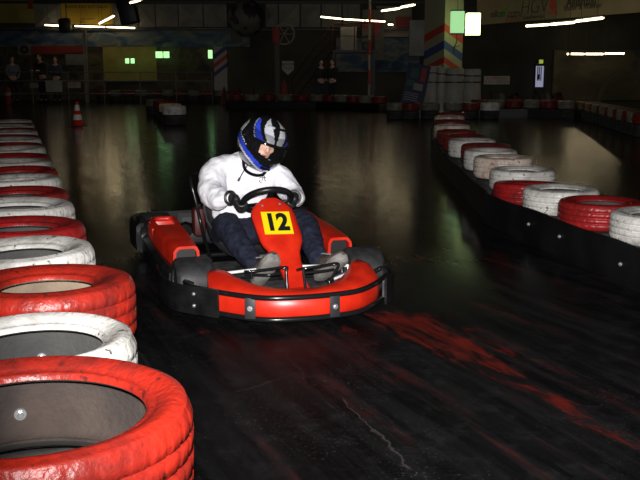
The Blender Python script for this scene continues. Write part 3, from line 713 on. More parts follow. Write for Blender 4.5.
# staircase and platform
q0 = at(296, 74, 34); q1 = at(330, 20, 34)
e = empty('staircase', (at(300, 90, 34).x, 34, 0), 0, 'dark steel staircase rising to a platform at the hall centre', 'staircase')
X0 = -.3; n_st = 11; rise = 1.95/n_st
for s_ in (-.45, .45):
    bm = bmesh.new(); tube(bm, [(X0, s_, .02), (X0+1.5, s_, 1.95)], .035, 8); obj('stringer', bm, M['darkmetal'], e)
    bm = bmesh.new(); tube(bm, [(X0, s_, .95), (X0+1.5, s_, 2.9), (X0+3.0, s_, 2.9)], .022, 8); tube(bm, [(X0, s_, .02), (X0, s_, .95)], .02, 8); tube(bm, [(X0, s_, .5), (X0+1.5, s_, 2.45), (X0+3, s_, 2.45)], .016, 8)
    for xx in (1.5, 2.3, 3.0): tube(bm, [(X0+xx, s_, 1.95), (X0+xx, s_, 2.9)], .02, 8)
    obj('handrail', bm, M['rail'], e)
for k in range(n_st): obj('tread', bx((X0+1.5*k/n_st, -.44, rise*(k+1)-.04), (X0+1.5*k/n_st+.22, .44, rise*(k+1)-.005)), M['darkmetal'], e, smooth=False)
obj('platform', bx((X0+1.5, -.8, 1.86), (X0+3.1, .8, 1.95)), M['darkmetal'], e, smooth=False)
for xx in (1.55, 3.0):
    for yy in (-.75, .75): obj('support_post', bx((X0+xx-.04, yy-.04, 0), (X0+xx+.04, yy+.04, 1.86)), M['darkmetal'], e, smooth=False)
q = at(326, 52, 34.6); tag(obj('cabinet', bx((-.3, -.2, 0), (.3, .2, .85), .01), M['pale'], smooth=False), 'grey cabinet standing on the staircase platform', 'cabinet').location = (e.location.x+X0+2.1, 34.3, 1.951)
tag(obj('loudspeaker', bx((-.22, -.16, 0), (.22, .16, .32), .04), M['black']), 'black monitor box on the platform rail under the middle tubes', 'loudspeaker').location = (e.location.x+X0+2.85, 34.3, 1.951)
# flag banner and striped pole
a = at(362, 61, 36.3); c = at(384, 9, 36.3); e = empty('flag_banner', ((a.x+c.x)/2, 36.3, a.z), 0, 'hanging white flag with a red maple-like emblem beside the striped pole', 'flag')
W_ = c.x-a.x; H_ = c.z-a.z; bm = bmesh.new()
grid = [[Vector((-W_/2+W_*i/10, .05*math.sin(i*1.1+.2*j), H_*j/8+.05*(i/10)*(1-j/8))) for i in range(11)] for j in range(9)]
loft(bm, grid, closed_sec=False, caps=False); bmesh.ops.solidify(bm, geom=bm.faces[:], thickness=.01); obj('cloth', bm, noisy('white_flag_cloth', (.27, .25, .22), (.34, .32, .29), 2, rough=.9), e)
bm = bmesh.new()
def blob(pts, dz=0): prism(bm, [Vector((x, -.075, z)) for x, z in pts], (0, -1, 0), .012)
zz = H_*.62
blob([(.0, zz-.3), (.08, zz-.2), (.2, zz-.27), (.19, zz-.05), (.30, zz+.05), (.22, zz+.2), (.2, zz+.4), (.06, zz+.45), (-.03, zz+.3), (-.05, zz-.1), (-.03, zz-.26)])
blob([(-.42, zz-.02), (-.22, zz-.02), (-.22, zz+.12), (-.42, zz+.12)]); blob([(.31, zz+.14), (.43, zz+.18), (.43, zz+.34), (.31, zz+.28)])
obj('emblem', bm, M['redprint'], e, smooth=False)
bm = bmesh.new(); tube(bm, [(-W_/2-.05, 0, H_), (W_/2+.05, 0, H_)], .02, 8); tube(bm, [(0, 0, H_), (0, 0, ZC-a.z-.002)], .008, 6); obj('hanging_bar', bm, M['darkmetal'], e)
q = at(369, 95, 33); bm = bmesh.new(); 
o = tag(obj('striped_pole', lathe([(.045, 0), (.045, ZC-.01)], 14), stripes_mat('red_white_pole', [(i/8, (.40, .05, .03) if i % 2 else (.34, .31, .24)) for i in range(8)], (0, 0, 1), (.2, 4.4))), 'thin red and white striped pole in front of the flag', 'pole'); o.location = (q.x, 33, 0)
panel('red_sign', 396, 17, 411, 28, 37.1, M['redboard'], 'red sign on the cream wall left of the pillar', 'sign')
p = panel('notice_board', 409, 20, 427, 56, 27.5, M['pale'], 'tall grey notice board hanging left of the chevron pillar', 'sign')
bm = bmesh.new(); u = at(413, 20, 27.5); v = at(423, 20, 27.5)
for s_ in (u, v): tube(bm, [Vector((s_.x, 27.53, s_.z)), Vector((s_.x, 27.53, ZC-.002))], .006, 6)
obj('cord', bm, M['darkmetal'], p)
# leaning blue map board by the pillar
a = at(398, 104, 24.2); c = at(428, 63, 24.2)
e = empty('map_board', ((at(398, 104, 24).x+at(420, 104, 24).x)/2, 24.0, 0), R_(0), 'blue board with a coloured track map leaning beside the pillar', 'sign')
sh = Matrix.Rotation(R_(-14), 4, 'X') @ Matrix.Rotation(R_(12), 4, 'Y')
zb0 = .34
obj('board', bx((-.30, -.02, zb0), (.30, .02, zb0+1.12), .005, sh), M['blueboard'], e, smooth=False)
bm = bx((-.18, -.028, zb0+.72), (.02, -.02, zb0+.98), 0, sh); box(bm, (-.24, -.028, zb0+.5), (-.05, -.02, zb0+.66), 0, sh); obj('green_map_area', bm, simple('map_green', (.02, .07, .05), .6), e, smooth=False)
obj('red_map_area', bx((.08, -.028, zb0+.66), (.22, -.02, zb0+1.04), 0, sh), M['redboard'], e, smooth=False)
obj('pale_map_area', bx((-.05, -.027, zb0+.42), (.2, -.02, zb0+.6), 0, sh), M['pale'], e, smooth=False)
bm = bmesh.new()
for k in range(4): box(bm, (-.24, -.026, zb0+.12+.06*k), (.12, -.02, zb0+.14+.06*k), 0, sh)
obj('text_lines', bm, M['pale'], e, smooth=False)
obj('foot', bx((-.3, -.12, 0), (.3, .35, zb0+.02)), M['black'], e, smooth=False)

# padding rolls round the pillar foot
for i, (x0, x1, w_) in enumerate([(424, 441, 0), (436, 446, 1), (445, 463, 0), (462, 480, 0)]):
    Yq = 24.4+.3*abs(i-1.5); a = at((x0+x1)/2, 105, Yq); r = (x1-x0)/2*Yq/F*1.02; H = at(450, 66+i, Yq).z
    e = empty('padding_roll', (a.x, Yq, 0), 0, 'pale upright padding roll at the pillar foot, %s from the left' % ORD[i], 'padding', 'padding rolls around the pillar')
    obj('cover', lathe([(0, .0), (r*1.05, .0), (r*1.06, .45), (r, .5), (r*.96, H-.05), (r*.85, H), (0, H)], 28), noisy('grey_padding_cover', (.24, .235, .2), (.33, .32, .28), 3, rough=.6) if i == 0 else bpy.data.materials['grey_padding_cover'], e)
    for z in (.9, H-.2): obj('strap', lathe([(r*1.0, z), (r*1.03, z), (r*1.03, z+.035), (r*1.0, z+.035)], 28, closed=True), M['darkmetal'], e)

# right sponsor banner on a beam
A_ = Vector((at(478, 25, 31).x, 31, at(478, 25, 31).z)); ZB = A_.z
tgt = None
for Yt in [x*.05 for x in range(300, 620)]:
    q = at(640, 13, Yt)
    if abs(q.z-ZB) < .02: tgt = q; break
B_ = tgt or at(640, 13, 24)
dv = (B_-A_); dv.z = 0; L_ = dv.length; ang = math.atan2(dv.y, dv.x)
e = empty('sponsor_banner', (A_.x, A_.y, ZB), ang, 'long dim cream sponsor banner hung high across the right side', 'banner')
obj('sheet', bx((-.1, 0, 0), (L_*1.25, .05, 1.35), .005), noisy('cream_banner_sheet', (.20, .165, .10), (.26, .21, .13), 1.2, rough=.8), e, smooth=False)
for xx in (.3, L_*.6, L_*1.15):
    obj('hanger', bx((xx-.03, .01, 1.34), (xx+.03, .04, ZC-ZB-.002)), M['darkmetal'], e, smooth=False)
def btxt(txt, u, v, size, mat, sx=1, shear=0, bold=0):
    o = obj('lettering', text_mesh(txt, size, .003, bold, sx, shear=shear), mat, e, smooth=False); o.location = (u, -.008, v); o.rotation_euler = (PI/2, 0, 0); return o
def U(px):   # distance along the banner for a measured direction
    a = (px-320)/F; best = None
    for k in range(0, 1300):
        t = L_*1.25*k/1300; P = A_+Vector((math.cos(ang), math.sin(ang), 0))*t
        if P.x/(P.y) >= a/_c*.985: return t
    return L_
def bz(px, py):
    t = U(px); P = A_+Vector((math.cos(ang), math.sin(ang), 0))*t; return at(px, py, P.y).z-ZB
bm = prism(bmesh.new(), [Vector((U(486), -.004, bz(486, 18))), Vector((U(500), -.004, bz(500, 17))), Vector((U(502.5), -.004, bz(502, 5)))], (0, -1, 0), .004); obj('green_swoosh', bm, M['greenprint'], e, smooth=False)
btxt('nikon', U(492), bz(492, 14), .32, M['darkprint'], 1.1, .2, .006)
btxt('Die Besten', U(508), bz(508, 12.5), .13, M['darkprint']); btxt('Reinigungs AG', U(508.5), bz(508, 16), .13, M['darkprint']); btxt('031 921 21 21', U(507), bz(507, 20.5), .12, M['redprint'])
btxt('HGV', U(527), bz(527, 7), .62, M['darkprint'], 1.05, .15, -.012); btxt('Gewerbeverein', U(527), bz(527, 17), .16, M['darkprint'])
bm = prism(bmesh.new(), [Vector((U(545.5)+x, -.004, bz(545, 4)+z)) for x, z in ((0, -.22), (.18, -.06), (.06, .02), (.18, .1), (0, .26), (-.18, .1), (-.06, .02), (-.18, -.06))], (0, -1, 0), .004); obj('red_emblem', bm, M['redprint'], e, smooth=False)
btxt('Garage', U(546), bz(546, 12.5), .17, M['redprint'])
btxt('Allianz', U(569), bz(569, 2), .36, M['darkprint'], 1, 0, .008)
bm = lathe([(.11, -.012), (.14, -.012), (.14, -.002), (.11, -.002)], 28, 'Y', closed=True, mat=Matrix.Translation((U(583.5), 0, bz(583, 1.5))))
for s_ in (-.05, 0, .05): box(bm, (U(583.5)+s_-.012, -.012, bz(583, 1.5)-.08), (U(583.5)+s_+.012, -.004, bz(583, 1.5)+.07))
obj('round_emblem', bm, M['darkprint'], e, smooth=False)
btxt('Studer & Walther', U(574), bz(574, 6.8), .22, M['darkprint'])
# right back: lit doorway, exit lamp, pink sign, mural
e = empty('lit_doorway', (at(539, 87, 36.8).x, 36.8, 0), 0, 'narrow lit doorway with bluish panes on the right back wall', 'door')
a = at(534.5, 87, 36.8); c = at(543.5, 66, 36.8); w = (c.x-a.x)/2
obj('lit_pane', bx((-w, 0, a.z), (w, .03, c.z)), M['screen'], e, smooth=False)
bm = bmesh.new()
for x in (-w-.03, w+.03): box(bm, (x-.03, -.03, 0), (x+.03, .06, c.z+.06))
box(bm, (-w-.06, -.03, c.z), (w+.06, .06, c.z+.06)); box(bm, (-w, -.02, 0), (w, .05, a.z)); obj('frame', bm, M['darkmetal'], e, smooth=False)
bm = bmesh.new()
for k, x in enumerate((-.5, -.1, .35)): box(bm, (w*x-.018, -.012, a.z+.25), (w*x+.018, 0, c.z-.02))
box(bm, (-w*.6, -.012, a.z+.3), (w*.1, 0, a.z+.5)); obj('glazing_bar', bm, M['darkmetal'], e, smooth=False)
q = at(541, 63.5, 36.7); e = empty('exit_lamp', (q.x, 36.7, q.z), 0, 'small yellow green exit lamp above the lit doorway', 'lamp')
obj('lens', bx((-.075, -.05, 0), (.075, .05, .15), .01), M['exitlamp'], e); obj('wall_bracket', bx((-.03, .05, .03), (.03, .8, .12)), M['darkmetal'], e, smooth=False)
p = panel('sponsor_board', 484, 76, 510, 84.5, 30, M['whitedim'], 'small whitish board with red lettering over the far right barrier', 'sign')
wall_text(p, 'KARTING', 497, 78.4, 30, 2.6, M['redprint'], 1.3); wall_text(p, 'RACE CENTER', 497, 82, 30, 2.4, M['redprint'], 1.1)
bm = bmesh.new()
for px in (487, 507): tube(bm, [Vector((at(px, 80, 30.08).x, 30.08, 0)), Vector((at(px, 80, 30.08).x, 30.08, at(px, 77, 30.08).z))], .02, 8)
obj('leg', bm, M['darkmetal'], p)
panel('mural', 552, 50, 680, 100, 37.3, M['m_land'], 'hazy hill landscape mural on the right back wall', 'mural')
def arc(px, py, rx, rz, Y, mat, label, name):
    c = at(px, py, Y); pts = [Vector((c.x+rx*math.cos(a), Y, c.z+rz*math.sin(a))) for a in [PI*k/20 for k in range(21)]]
    secs = []
    for k, p in enumerate(pts):
        d_ = (p-c); d_.normalize(); s = .16
        secs.append([p-d_*s, p-d_*s+Vector((0, .1, 0)), p+d_*s*.2+Vector((0, .1, 0)), p+d_*s*.2])
    tag(obj(name, loft(bmesh.new(), secs), mat), label, 'decoration')
arc(627, 104.6, 1.1, 1.1, 32, M['m_land'], 'pale painted arch behind the right barrier, at the right edge', 'painted_arch')
for px, py0 in ((601, 60), (608, 64)):
    pass

# far barriers: red and white tyre rows on black belts
def far_row(pts, n, z, labf, group, start=0, R=.25):
    path = [Vector((p.x, p.y, 0)) for p in pts]; seg = [(b_-a_).length for a_, b_ in zip(path, path[1:])]; tot = sum(seg)
    pos = []
    for i in range(n):
        s = tot*(i+.5)/n; k = 0
        while k < len(seg)-1 and s > seg[k]: s -= seg[k]; k += 1
        pos.append(path[k]+(path[k+1]-path[k])*(s/seg[k]))
    R = min(R, tot/n/2*.99)
    for i, p in enumerate(pos):
        red = (i+start) % 2 == 0
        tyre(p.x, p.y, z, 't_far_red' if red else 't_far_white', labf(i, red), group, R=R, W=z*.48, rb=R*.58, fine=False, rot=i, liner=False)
        tyre(p.x, p.y, z*.52-.002, 'rubber', 'black tyre stacked beneath the ' + group, 'black tyres under the far rows', R=R-.015, W=z*.52-.003, rb=R*.58, fine=False, liner=False)
    out = []
    for k, p in enumerate(path):
        t = path[min(k+1, len(path)-1)]-path[max(k-1, 0)]; t.normalize(); nn = Vector((t.y, -t.x, 0))
        if nn.y > 0: nn = -nn
        out.append(p+nn*(R+.035))
    return out
far_pts = [ground(228, 94.5, .44), ground(320, 95, .44), ground(386, 97, .44)]
bp_ = far_row(far_pts, 11, .46, lambda i, r: '%s tyre in the far centre barrier, %s from its left end' % ('red' if r else 'white', ORD[i]), 'tyres of the far centre barrier', 0)
belt('barrier_belt', [(p.x, p.y) for p in bp_[:2]], .22, 'black belt along the left half of the far centre barrier'); belt('barrier_belt', [(p.x, p.y) for p in bp_[1:]], .22, 'black belt along the right half of the far centre barrier')
far_pts = [ground(470, 100, .44), ground(530, 100.5, .44), ground(585, 101.5, .44), ground(648, 114, .44)]
bp_ = far_row(far_pts, 21, .46, lambda i, r: '%s tyre in the far right barrier, %s from its left end' % ('red' if r else 'white', ORD[i]), 'tyres of the far right barrier', 0)

for k, w_ in enumerate(('left end', 'middle', 'right end, bending towards the camera')): belt('barrier_belt', [(p.x, p.y) for p in bp_[k:k+2]], .22, 'black belt along the far right barrier, ' + w_)
far_pts = [Vector((at(96, 90, 35.6).x, 35.6, 0)), Vector((at(240, 90, 35.6).x, 35.6, 0))]
bp_ = far_row(far_pts, 11, .46, lambda i, r: '%s tyre in the rearmost barrier beyond the railing, %s from its left end' % ('red' if r else 'white', ORD[i]), 'tyres of the rearmost barrier', 0)
# pillar island
isl = [(395, 107, 't_far_white', 'white tyre at the left end of the pillar island'), (410, 107.5, 't_far_red', 'red tyre second on the pillar island, under the map board'), (429, 107, 't_far_white', 'white tyre on the pillar island below the first padding roll'), (452, 107, 't_far_white', 'white tyre on the pillar island below the middle padding roll'), (468, 107, 't_dull', 'dark red tyre on the pillar island below the last padding roll'), (490, 107.5, 't_white', 'white tyre at the right end of the pillar island')]
for px, py, m, lab in isl:
    p = ground(px, py-4, .40); tyre(p.x, min(p.y, 23.3), .42, m, lab, 'tyres of the pillar island', R=.25, W=.2, rb=.145, fine=False)
    tyre(p.x, min(p.y, 23.3), .218, 'rubber', 'black tyre stacked beneath a tyre of the pillar island', 'black tyres under the pillar island', R=.235, W=.216, rb=.14, fine=False, liner=False)
# left island in front of the rail
il = [(174, 106, 20.7, 't_white', 'white tyre at the near end of the small island mid track'), (170, 0, 22.0, 't_scuffed', 'dirty white tyre just behind the near end of the small island'), (167, 0, 23.3, 't_far_red', 'red tyre in the middle of the small island mid track'), (163, 0, 24.6, 't_far_red', 'dark red tyre towards the back of the small island'), (155, 0, 25.5, 't_far_white', 'white tyre at the far left end of the small island')]
for px, py, Y, m, lab in il:
    p = at(px, 100, Y); tyre(p.x, Y, .44, m, lab, 'tyres of the mid-track island', R=.27, W=.205, rb=.155, fine=False, bolt=None)
    tyre(p.x, Y, .233, 'rubber', 'black tyre stacked beneath a tyre of the mid-track island', 'black tyres under the mid-track island', R=.255, W=.23, rb=.15, fine=False, liner=False)

# traffic cone on the track and distant cones
def cone(p, H, label, group=None, sleeve=True):
    e = empty('traffic_cone', p, 0, label, 'traffic cone', group); k = H/.5
    obj('base', bx((-.15*k, -.15*k, 0), (.15*k, .15*k, .03*k), .008), simple('dark_red_cone_base', (.10, .012, .01), .5), e)
    obj('cone', lathe([(.12*k, .03*k), (.105*k, .05*k), (.026*k, .49*k), (.02*k, .5*k), (0, .5*k)], 28), M['kred'] if sleeve else M['kred_dimmed'], e)  # distant cones take the red with dimness in its colour
    if sleeve:
        for z0, z1 in ((.13, .24), (.32, .44)):
            r = lambda z: (.105-(z-.05)*(.079/.44)+.004)*k
            s = obj('reflective_band', lathe([(r(z0)-.004*k, z0*k), (r(z0), z0*k), (r(z1), z1*k), (r(z1)-.004*k, z1*k)], 28, closed=True), M['white'], e)
    return e
g = ground(78, 126); cone((g.x, g.y, 0), .54, 'red and white banded traffic cone standing alone on the dark track')
for px, lab in ((224, 'red cone beside the striped column, first of the distant cones'), (239, 'red cone, middle one of the three distant cones'), (253, 'red cone nearest the round prop among the distant cones')):
    cone((at(px, 88, 34.5).x, 34.5, 0), .62, lab, 'distant cones', False)

#@@SECTION kart
# ------------------------------------------------------------------ kart
KO = Vector((-.4186, 5.441, 0)); KR = R_(197.5)
K = empty('kart', KO, KR, 'red and black rental go-kart with number 12 on a yellow plate', 'kart')
def mirror(pts): return [Vector((-p[0], p[1], p[2])) for p in pts]
# frame and floor
bm = bmesh.new()
for s in (-1, 1):
    tube(bm, smooth_path([(s*.30, 1.02, .075), (s*.30, .5, .075), (s*.33, 0, .075), (s*.35, -.5, .075), (s*.35, -.95, .075)], 4), .018, 10)
for y in (.98, .45, -.3, -.75): tube(bm, [(-.34, y, .072), (.34, y, .072)], .016, 10)
obj('chassis', bm, M['blackmetal'], K)
obj('floor_pan', bx((-.31, -.15, .045), (.31, 1.03, .056)), M['steelplate'], K, smooth=False)
# wheels
def wheel(name, x, y, r, w):
    o = obj(name, lathe([(r*.52, -w/2+.008), (r*.56, -w/2), (r*.86, -w/2), (r*.96, -w/2+.012), (r, -w/2+.03), (r, w/2-.03), (r*.96, w/2-.012), (r*.86, w/2), (r*.56, w/2), (r*.52, w/2-.008)], 48, 'X'), M['slick'], K); o.location = (x, y, r)
    s = 1 if x > 0 else -1
    rim = obj('rim', lathe([(0, s*w*.30), (.02, s*w*.30), (.022, s*w*.22), (r*.36, s*w*.2), (r*.44, s*w*.36), (r*.53, s*(w/2-.006)), (r*.53, -s*(w/2-.006)), (r*.4, -s*w*.3), (0, -s*w*.3)], 36, 'X'), M['silver'], o)
    rim['label'] = 'silver wheel rim'
    bm = bmesh.new()
    for k in range(3):
        a = 2*PI*k/3; tube(bm, [(s*w*.2, .04*math.cos(a), .04*math.sin(a)), (s*w*.2+s*.02, .04*math.cos(a), .04*math.sin(a))], .006, 6)
    obj('wheel_nut', bm, M['zinc'], rim)
    return o
for s in (1, -1):
    wheel('front_wheel', s*.478, .66, .133, .20); wheel('rear_wheel', s*.485, -.80, .142, .20)
bm = bmesh.new(); tube(bm, [(-.41, -.80, .142), (.41, -.80, .142)], .02, 12); obj('rear_axle', bm, M['blackmetal'], K)
for s in (1, -1):
    bm = bmesh.new(); tube(bm, [(s*.31, .66, .09), (s*.40, .66, .12), (s*.455, .66, .131)], .016, 8); box(bm, (s*.40-.02, .63, .08), (s*.40+.02, .69, .18), .005); obj('stub_axle', bm, M['silver'], K)
    bm = bmesh.new(); tube(bm, [(s*.40, .715, .175), (s*.05, .66, .18)], .0085, 10); obj('tie_rod', bm, M['white'], K)
# front bumper
def fb(z, off=0, x0=.545):
    half = [(x0, .86), (.525, .945), (.455, 1.04), (.385, 1.13), (.28, 1.235), (.18, 1.285), (.0, 1.305)]
    return [Vector((x, y+off, z)) for x, y in half]+[Vector((-x, y+off, z)) for x, y in half[::-1][1:]]
top = fb(.172); e0 = [Vector((.50, .80, .15)), Vector((.54, .80, .168))]; top = e0+top+mirror(e0)[::-1]
F_ = obj('front_bumper', tb(top, .0135, 12, n=5), M['blackmetal'], K)
obj('lower_tube', tb(fb(.062, -.012), .0135, 12, n=5), M['blackmetal'], F_)
for x, y in ((.30, 1.218), (-.10, 1.303), (.478, 1.012), (-.478, 1.012)):
    nv = Vector((x*1.1, 1 if abs(x) < .2 else .75, 0)).normalized()
    b = obj('bracket', bx((-.026, -.004, -.052), (.026, .004, .052), .002), M['steelplate'] if abs(x) > .4 else M['darkmetal'], F_); b.location = (x, y+.012, .117); b.rotation_euler = (0, 0, math.atan2(-nv.x, nv.y)); 
    bb = bpy.data.objects.new('bolt', BOLT); C.objects.link(bb); bb.parent = b; bb.location = (0, .004, 0); bb.rotation_euler = (-PI/2, 0, 0)
# nose fairing: red body between tubes, high beside the wheels, low in the middle
def nose():
    st = []
    for x, yo, yb, zh in ((.455, .985, .80, .21), (.44, 1.02, .80, .226), (.41, 1.065, .815, .236), (.365, 1.12, .85, .228), (.31, 1.175, .93, .206), (.245, 1.225, 1.0, .184), (.15, 1.265, 1.05, .163), (.05, 1.28, 1.065, .152), (0, 1.282, 1.068, .152)):
        st.append((x, yo, yb, zh))
    full = st+[(-x, a, b, z) for x, a, b, z in st[::-1][1:]]
    secs = []
    for x, yo, yb, zh in full:
        xb = x*.94
        secs.append([Vector((x, yo-.02, .052)), Vector((x, yo, .075)), Vector((x, yo+.003, .11)), Vector((x, yo, .15)), Vector((x*.99, yo-.018, .172)), Vector((x*.98, yo-.05, .182+(zh-.152)*.12)), Vector(((x+xb)/2, (yo-.05+yb)/2+.01, .19+(zh-.152)*.62-.012)), Vector((xb, yb+.02, zh)), Vector((xb, yb, zh-.012)), Vector((xb, yb, zh-.05)), Vector((xb, yb+.03, .06))])
    return loft(bmesh.new(), secs)
obj('nose_fairing', nose(), M['kred'], K)
# corner bumper plates (black, wrap the front corners)
for s in (1, -1):
    b_ = .04 if s > 0 else -.03
    path = smooth_path([(s*(.585+b_), .36, 0), (s*(.60+b_*1.2), .55, 0), (s*(.602+b_*1.2), .72, 0), (s*(.585+b_), .90, 0), (s*(.545+b_*.4), .995, 0), (s*.49, 1.07, 0), (s*.435, 1.135, 0)], 5); secs = []
    for i, p in enumerate(path):
        t = path[min(i+1, len(path)-1)]-path[max(i-1, 0)]; t.normalize(); nn = Vector((t.y, -t.x, 0))*.006
        z0, z1 = .055, .195-.02*max(0, 1-i/6)
        secs.append([p-nn+Vector((0, 0, z0)), p+nn+Vector((0, 0, z0)), p+nn+Vector((0, 0, z1)), p-nn+Vector((0, 0, z1))])
    o = obj('corner_bumper', loft(bmesh.new(), secs), M['kplastic'], K)
    for (x, y, z) in ((.520, 1.036, .16), (.520, 1.036, .10)):
        bb = bpy.data.objects.new('bolt', BOLT); C.objects.link(bb); bb.parent = o; bb.location = (s*(x+b_*.45), y+(0 if s > 0 else -.012), z); bb.scale = (.7, .7, .7); bb.rotation_euler = Vector((s*.77, .64, 0)).to_track_quat('Z', 'Y').to_euler()
# side bumpers
for s in (1, -1):
    secs = []
    for y, w, h in ((-.72, .585, .17), (-.6, .60, .175), (0, .605, .165), (.30, .595, .16), (.42, .57, .15)):
        secs.append([Vector((s*(w-.16), y, .05)), Vector((s*(w-.02), y, .035)), Vector((s*w, y, .06)), Vector((s*(w+.004), y, .10)), Vector((s*w, y, h-.02)), Vector((s*(w-.03), y, h)), Vector((s*(w-.16), y, h-.02))])
    obj('side_bumper', loft(bmesh.new(), secs), M['kplastic'], K)
# side pods: hollow fronts, handle opening at the back
def pod(s):
    bm = bmesh.new(); secs = []
    for y, xo, xi, zt in ((.335, .525, .385, .262), (.28, .53, .385, .268), (.0, .545, .375, .272), (-.22, .553, .37, .274), (-.36, .556, .37, .274)):
        o_ = [Vector((xo+.012, y, .15)), Vector((xo+.006, y, zt-.03)), Vector((xo-.012, y, zt-.006)), Vector((xo-.03, y, zt)), Vector((xi+.03, y, zt)), Vector((xi+.012, y, zt-.006)), Vector((xi, y, zt-.03)), Vector((xi-.004, y, .15))]
        th = .016
        i_ = [Vector((xi-.004+th, y, .15)), Vector((xi+th, y, zt-.035)), Vector((xi+.03, y, zt-th)), Vector((xo-.03, y, zt-th)), Vector((xo+.006-th, y, zt-.035)), Vector((xo+.012-th, y, .15))]
        secs.append([Vector((s*p.x, p.y, p.z)) for p in o_+i_])
    loft(bm, secs)
    # rear handle loop
    tube(bm, [Vector((s*x, y, z)) for x, y, z in smooth_path([(.53, -.34, .255), (.535, -.56, .262), (.515, -.655, .262), (.455, -.67, .262), (.395, -.655, .262), (.385, -.56, .26), (.395, -.34, .255)], 5)], .017, 10)
    box(bm, (min(s*.548, s*.566), -.66, .15), (max(s*.548, s*.566), -.34, .255), .006); box(bm, (min(s*.37, s*.555), -.665, .15), (max(s*.37, s*.555), -.65, .25), .005)
    o = obj('side_pod', bm, M['kred'], K)
    obj('dark_inlet', bx((min(s*.40, s*.515), .27, .15), (max(s*.40, s*.515), .28, .25)), M['black'], o, smooth=False)
for s in (1, -1): pod(s)
# rear bumper (black, wraps the rear wheels)
path = [(.60, -.66), (.615, -.85), (.60, -1.04), (.53, -1.13), (.3, -1.15), (0, -1.15)]; path = path+[(-x, y) for x, y in path[::-1][1:]]
path = smooth_path([(x, y, 0) for x, y in path], 5); secs = []
for i, p in enumerate(path):
    t = path[min(i+1, len(path)-1)]-path[max(i-1, 0)]; t.normalize(); nn = Vector((t.y, -t.x, 0))*-1
    secs.append([p+Vector((0, 0, .04)), p+nn*.03+Vector((0, 0, .06)), p+nn*.035+Vector((0, 0, .14)), p+nn*.03+Vector((0, 0, .215)), p+nn*.01+Vector((0, 0, .24)), p-nn*.02+Vector((0, 0, .24)), p-nn*.02+Vector((0, 0, .05))])
obj('rear_bumper', loft(bmesh.new(), secs), M['kplastic'], K)
for s in (1, -1):  # wheel hoods of the rear bumper
    bm = bmesh.new(); secs = []
    for k in range(13):
        a = R_(20+k*12); y = -.80+.185*math.cos(a); z = .10+.175*math.sin(a)
        secs.append([Vector((s*.405, y, z)), Vector((s*.60, y, z)), Vector((s*.605, y*.999, z-.012)), Vector((s*.405, y, z-.012))])
    obj('wheel_guard', loft(bm, secs), M['kplastic'], K)
# engine and tank on the driver's right
e_ = obj('engine', bx((.14, -.85, .09), (.36, -.62, .22), .02), M['darkmetal'], K)
bm = bmesh.new()
for k in range(6): box(bm, (.16, -.83+.035*k, .22), (.33, -.815+.035*k, .27))
obj('cooling_fins', bm, M['darkmetal'], e_, smooth=False)
obj('exhaust', tb([(.30, -.60, .2), (.33, -.50, .22), (.345, -.42, .215)], .045, 16, n=4), M['blackmetal'], e_)
obj('fuel_tank', bx((.205, -.54, .17), (.285, -.42, .36), .025), M['kred_dimmed'], K)
obj('tank_cap', tb([(.245, -.48, .355), (.245, -.48, .38)], .02, 14), M['black'], K)
# seat
def seat():
    secs = []
    P = [(.10, .125, .15, .03, (0, .25, 1)), (-.02, .10, .19, .10, (0, .15, 1)), (-.2, .085, .215, .17, (0, .05, 1)), (-.36, .095, .22, .20, (0, .35, 1)), (-.46, .17, .225, .20, (0, .8, .6)), (-.53, .30, .23, .17, (0, 1, .3)), (-.575, .44, .225, .13, (0, 1, .25)), (-.60, .53, .20, .06, (0, 1, .2))]
    for y, z, w, dpt, nrm in P:
        nv = Vector(nrm).normalized(); sec = []
        for k in range(13):
            u = -1+k/6; a = abs(u)
            sec.append(Vector((w*math.copysign(min(1, a*1.15), u), y, z))+nv*dpt*max(0, (a-.35)/.65)**2.0)
        secs.append(sec)
    bm = loft(bmesh.new(), secs, closed_sec=False, caps=False); bmesh.ops.recalc_face_normals(bm, faces=bm.faces); bmesh.ops.solidify(bm, geom=bm.faces[:], thickness=.012); return bm
obj('seat', seat(), M['seat'], K)
obj('seat_stay', tb([(.24, -.10, .08), (.238, -.38, .22), (.27, -.41, .40), (.295, -.44, .53), (.27, -.55, .57), (.18, -.62, .56)], .012, 10, n=5), M['blackmetal'], K)
# steering column, wheel
WC = Vector((-.045, .215, .486)); WN = Vector((0, -.55, .83)).normalized()     # normal to the driver
WT = Vector((1, 0, 0)); WU = WN.cross(WT).normalized()
if WU.z < 0: WU = -WU
obj('steering_column', tb([WC-WN*.03, Vector((0, .60, .16)), Vector((0, .68, .12))], .011, 10), M['blackmetal'], K)
WR = .143
bm = tb([WC+(WT*math.cos(a)+WU*math.sin(a))*WR for a in [2*PI*k/48 for k in range(48)]], .0185, 12, closed=True)
sw = obj('steering_wheel', bm, M['kplastic'], K)
bm = bmesh.new()
for a in (R_(90), R_(205), R_(-25)):
    dd = WT*math.cos(a)+WU*math.sin(a); w2 = WN.cross(dd)
    loft(bm, [[WC+dd*r-WN*.02*(1-r/.16)+w2*q_*wd+WN*hh for q_, hh in ((-1, -.004), (1, -.004), (1, .004), (-1, .004))] for r, wd in ((.02, .024), (.08, .018), (.15, .02))])
obj('spoke', bm, M['blackmetal'], sw)
obj('hub', lathe([(0, .012), (.035, .012), (.04, 0), (.04, -.03), (0, -.03)], 24, mat=Matrix.Translation(WC-WN*.012) @ WN.to_track_quat('Z', 'Y').to_matrix().to_4x4()), M['black'], sw)
